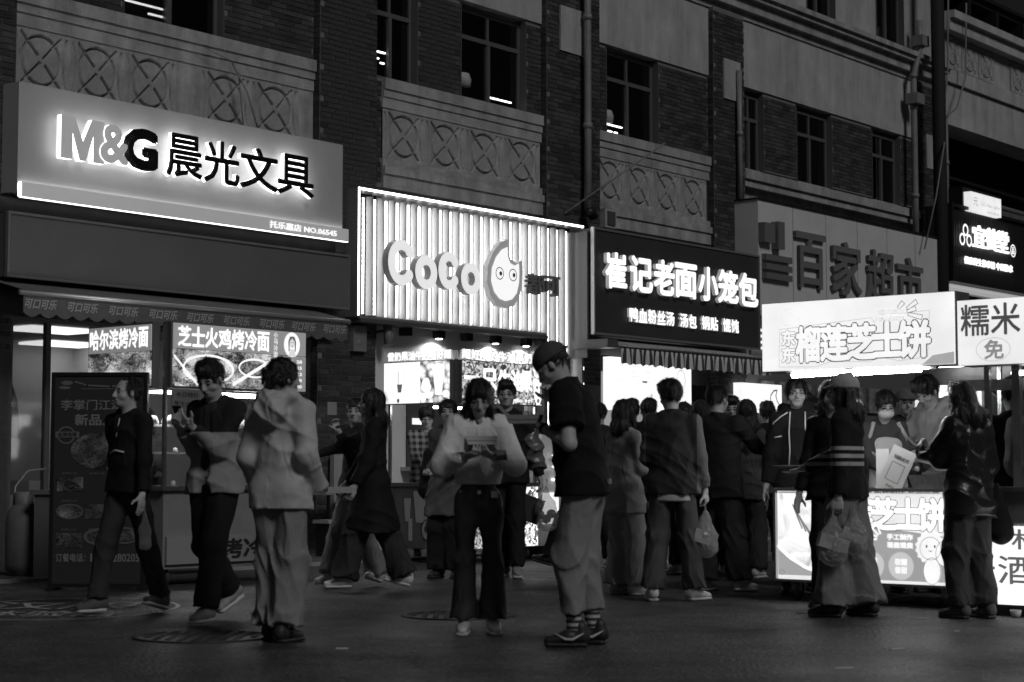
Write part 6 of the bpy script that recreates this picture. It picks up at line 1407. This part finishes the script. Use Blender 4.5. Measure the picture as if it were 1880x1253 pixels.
# man in bomber jacket
x, y = G(1236, 1104)
r, P = person(x, y, 1.70, -12, 'young man in a dark bomber jacket holding a white carrier bag', fl=(-.06, -.02), fr=(.06, .05), hr=(.25, .04, .86), graspr='fist', hl=(-.15, .25, 1.05), topm=bomber, hem=.83, g=.024, topnoise=.0065, hair='thick', legm=jean, leg=(.095, .088, .09), shoem=wsh, solem=lsole, hyaw=30, hpitch=12, sleevew=1.05, footyaw=(20, -40))
s = S().cap((0, 0, .86), (0, 0, .775), .115, .118, .02, ((1, 0, 0), .66), flat=True); V, Q = s.mesh(.012); obj_np('shirt_hem', V, Q, mat('white_tee', .45, .9), r)
m = W_(P, P['wr'][1]); bag((m.x, m.y, m.z-.08), .27, .40, 'white carrier bag held by the young man in the bomber jacket', 'box')
# puffy grey coat behind
x, y = G(1288, 1060)
person(x, y, 1.66, -30, 'person in a pale puffy hooded coat half hidden between two dark jackets', fem=True, topm=C('pale_puffer', .22, .5, bump=.2, bs=12), hem=.55, top='coat', g=.035, hood=True, hair='bob', legm=greyc, shoem=dsh, fine=False, graspl=hide, graspr=hide)
# heavy man
x, y = G(1318, 1086)
r, P = person(x, y, 1.71, -42, 'heavyset man in a dark jacket holding out his phone', bulk=1.25, fl=(-.02, -.02), fr=(.05, .1), hr=(.26, .45, 1.15), elbr=(.4, -.3, -1), graspr='point', topm=C('black_canvas', .02, .8), hem=.78, g=.025, hair='fade', legm=charcoal, leg=(.12, .105, .11), legnoise=.01, shoem=wsh, solem=lsole, footyaw=(0, -25))
a = W_(P, (.27, .60, 1.19)); phone(a, math.radians(40), 1.0, 'phone in the lit hand of the heavyset man')
x, y = G(1372, 1062)
person(x, y, 1.66, -25, 'woman with long hair in dark clothes next in the queue', fem=True, topm=C('dusty_cloth', .07), hem=.75, hair='long', legm=charcoal, leg=(.1, .09, .1), shoem=wsh, solem=lsole, fine=False, hyaw=40, hl=(-.1, .3, 1.1), hr=(.12, .3, 1.1))
x, y = G(1412, 1030)
r, P = person(x, y, 1.76, 12, 'short haired man in black at the back of the queue with a bag', topm=black, legm=black, shoem=dsh, fine=False, hair='short', hl=(-.3, .05, .85), graspl='fist')
m = W_(P, P['wr'][0]); bag((m.x+.02, m.y, m.z-.04), .3, .36, 'knotted clear bag held by the short haired man in black', 'box')
x = at_head(1345, 20); person(x, 20., 1.62, 160, 'dim face far back between the queue and the noodle lightbox', topm=charcoal, legm=black, shoem=dsh, fine=False, hair='short', fem=True)
# woman with glasses in a piped hoodie
x = at_head(1462, 14.75)
def ex(root, P):
    up = P['up']; sh = P['sh']; el = P['el']; m = MB()
    m.tube([tuple(up((-.06, .08, 1.46))), tuple(up((-.055, .118, 1.33))), tuple(up((-.075, .122, 1.22))), tuple(up((-.06, .12, 1.14))), tuple(up((.0, .125, 1.08)))], .006, 6)
    m.tube([tuple(up((.06, .08, 1.46))), tuple(up((.075, .115, 1.30))), tuple(up((.07, .12, 1.15))), tuple(up((.08, .12, 1.02)))], .006, 6)
    part('drawstring', m, mat('white_cord', .7, .7), root)
    s0, e0 = P['sh'][1], P['el'][1]; m = MB(); m.tube([tuple(s0+v3(q)) for q in [(-.07, .08, .06), (-.02, .085, .03), (.04, .07, -.02), (.062, .03, -.1), (.068, .0, -.16)]], .006, 6).tube([tuple(s0+v3(q)) for q in [(-.02, .085, -.13), (.03, .07, -.14), (.065, .02, -.15), (.07, -.03, -.15)]], .006, 6)
    part('piping', m, mat('white_cord', .7, .7), root)
r, P = person(x, 14.75, 1.745, 178, 'woman in glasses and a black hoodie with white cords at the stall corner', fem=True, topm=black, top='hoodie', hem=.78, g=.035, hood=True, hair='tied', glasses=True, legm=black, shoem=dsh, hyaw=-2, turn=0, extras=ex)
x = at_head(1497, 15.6); r, P = person(x, 15.6, 1.62, 165, 'person looking at a phone behind the woman in the piped hoodie', topm=navy, legm=black, shoem=dsh, hair='short', fine=False, hpitch=20, hr=(.08, .25, 1.38), hl=(-.1, .3, 1.1), graspr='fist')
x = at_head(1527, 13.3); r, P = person(x, 13.3, 1.66, 150, 'woman in shadow wearing glasses beside the light cap', fem=True, topm=black, legm=black, shoem=dsh, hair='bob', glasses=True, fine=False, hyaw=25)
# cap and striped sweater
x, y = G(1560, 1133)
r, P = person(x, y, 1.66, 62, 'woman in a light cap and dark sweater with white chest stripes', fem=True, bulk=1.05, fl=(.0, .1), fr=(-.05, -.12), hr=(.10, .36, 1.06), hl=(-.22, .0, .86), graspr='up', graspl='fist', topm=strp, hem=.84, g=.028, topnoise=.008, hair='long', cap=(C('pale_cap', .4), 1), glasses=True, legm=C('faded_denim', .2, .85, var=.2), leg=(.105, .105, .13), legz=.05, legnoise=.014, shoem=dsh, hyaw=10, hpitch=4, sleevew=1.05, footyaw=(15, -10))
c = W_(P, (.10, .50, 1.06)); solo('paper_plate', MB().lathe([(.001, 0), (.07, 0), (.1, .015), (.098, .017), (.07, .004), (.001, .004)], tuple(c), 20), mat('pale_card', .4, .6), 'shallow plate held out by the woman in the light cap', 'plate', org=tuple(c))
m = W_(P, P['wr'][0]); bag((m.x-.05, m.y-.04, m.z-.06), .30, .36, 'large full carrier bag on the arm of the woman in the striped sweater', 'box'); bag((m.x+.10, m.y+.0, m.z-.05), .26, .30, 'smaller carrier bag to the right of the full one', 'box')
# more of the queue
for px, Y_, H_, yw, kw in [
    (1256, 17.6, 1.66, 150, dict(label='woman facing the camera in the gap beside the young man in the bomber jacket', fem=True, topm=midg, hair='tied', hyaw=15)),
    (1345, 17.4, 1.70, 168, dict(label='man with glasses facing out between the heavyset man and the long haired woman', topm=charcoal, hair='short', glasses=True)),
    (1442, 18.2, 1.64, 200, dict(label='pale faced girl looking right just left of the hoodie woman', fem=True, topm=lightg, hair='long')),
    (1480, 17.0, 1.72, 140, dict(label='man looking left over the shoulder of the hoodie woman', topm=greyc, hair='thick')),
    (1545, 16.9, 1.62, 172, dict(label='woman with a centre parting behind the stall between the two capped heads', fem=True, topm=midg, hair='bob')),
    (1100, 18.6, 1.70, 20, dict(label='dark jacket seen from behind right of the tall man\'s shoulder', topm=navy, hair='fade'))]:
    lab = kw.pop('label'); x = at_head(px, Y_); person(x, Y_, H_, yw, lab, legm=charcoal, shoem=wsh, solem=lsole, fine=False, **kw)
# stall staff
x = at_head(1622, 14.9)
r, P = person(x, 14.9, 1.66, 190, 'masked stall worker in glasses and a light apron', fem=True, topm=C('uniform_jacket', .06), hem=.8, hair='tied', glasses=True, mask=True, legm=black, shoem=dsh, hpitch=22, hyaw=-8, hl=(-.15, .35, 1.05), hr=(.15, .35, 1.05), graspl=hide, graspr=hide)
s = S().cap((0, .06, 1.25), (0, .09, .8), .085, .11, .02, ((1, 0, 0), .6), flat=True); V, Q = s.mesh(.013); obj_np('apron', V, Q, mat('white_apron', .55, .8), r)
up = P['up']; part('shoulder_stripe', MB().tube([tuple(up((-.11, .05, 1.45))), tuple(up((-.17, .085, 1.32))), tuple(up((-.18, .09, 1.22)))], .018, 6), mat('reflective_tape', .5, .4), r); part('shoulder_stripe', MB().tube([tuple(up((.11, .05, 1.45))), tuple(up((.17, .085, 1.3)))], .018, 6), mat('reflective_tape', .5, .4), r)
x = at_head(1662, 16.2); person(x, 16.2, 1.72, 182, 'man in a grey baseball cap standing in shadow behind the stall', topm=charcoal, legm=black, shoem=dsh, cap=(C('grey_cap', .12), 1), hair='fade', fine=False, bulk=1.1)
x = at_head(1722, 14.9)
r, P = person(x, 14.9, 1.80, 128, 'young stall worker with a bright face bending over the counter', topm=C('pale_parka', .3, .7), hem=.8, g=.03, hood=True, hair='thick', legm=black, shoem=dsh, hpitch=26, lean=6, hl=(-.05, .4, 1.05), hr=(.2, .42, 1.08), graspl='fist', graspr='grip')
# curly haired customer
x, y = G(1783, 1136)
r, P = person(x, y, 1.60, 38, 'woman with long curly hair in a dark leather jacket choosing at the stall', fem=True, bulk=1.12, fl=(.02, .04), fr=(0, -.06), hl=(-.08, .38, 1.24), hr=(.24, .1, .9), graspl='fist', graspr=hide, topm=leath, hem=.74, g=.03, topnoise=.014, hair='curly', legm=C('slate_trousers', .06, .85), leg=(.11, .095, .085), legnoise=.01, shoem=C('suede_shoe', .12), solem=dsh, sleevew=1.2, hpitch=15, hyaw=10)
a = W_(P, (-.08, .46, 1.28)); solo('bamboo_stick', MB().tube([tuple(a), tuple(a+Vector((-.07, .02, .13)))], .005, 5), mat('white_cord', .7, .7), 'thin pale stick in the fist of the curly haired woman', 'stick', org=tuple(a))
s = S().cap((0, 0, 0), (.02, 0, -.34), .02, .08, .02, ((1, 0, 0), .7)); V, Q = s.mesh(.013, folds(9, .012)); mm = W_(P, (.33, -.0, .98)); t = thing('tote_bag', 'dark slouchy tote bag hanging right of the curly haired woman', 'bag', WRL, tuple(mm)); obj_np('bag_body', V, Q, black, t)
# man with backpack at the edge
x, y = G(1868, 1120)
r, P = person(x, y, 1.66, 5, 'person with a big backpack cut off by the right edge', topm=black, legm=black, leg=(.1, .09, .09), shoem=dsh, hair='short', graspl=hide, graspr=hide)
s = S().cap((0, -.22, 1.36), (0, -.22, 1.08), .11, .12, .03, ((1, 0, 0), .75)); V, Q = s.mesh(.013, folds(2, .006)); t = thing('backpack', 'grey-black backpack worn at the right edge of the picture', 'backpack', P['M'], (0, 0, 0)); obj_np('bag_body', V, Q, C('pack_fabric', .05, .6), t)
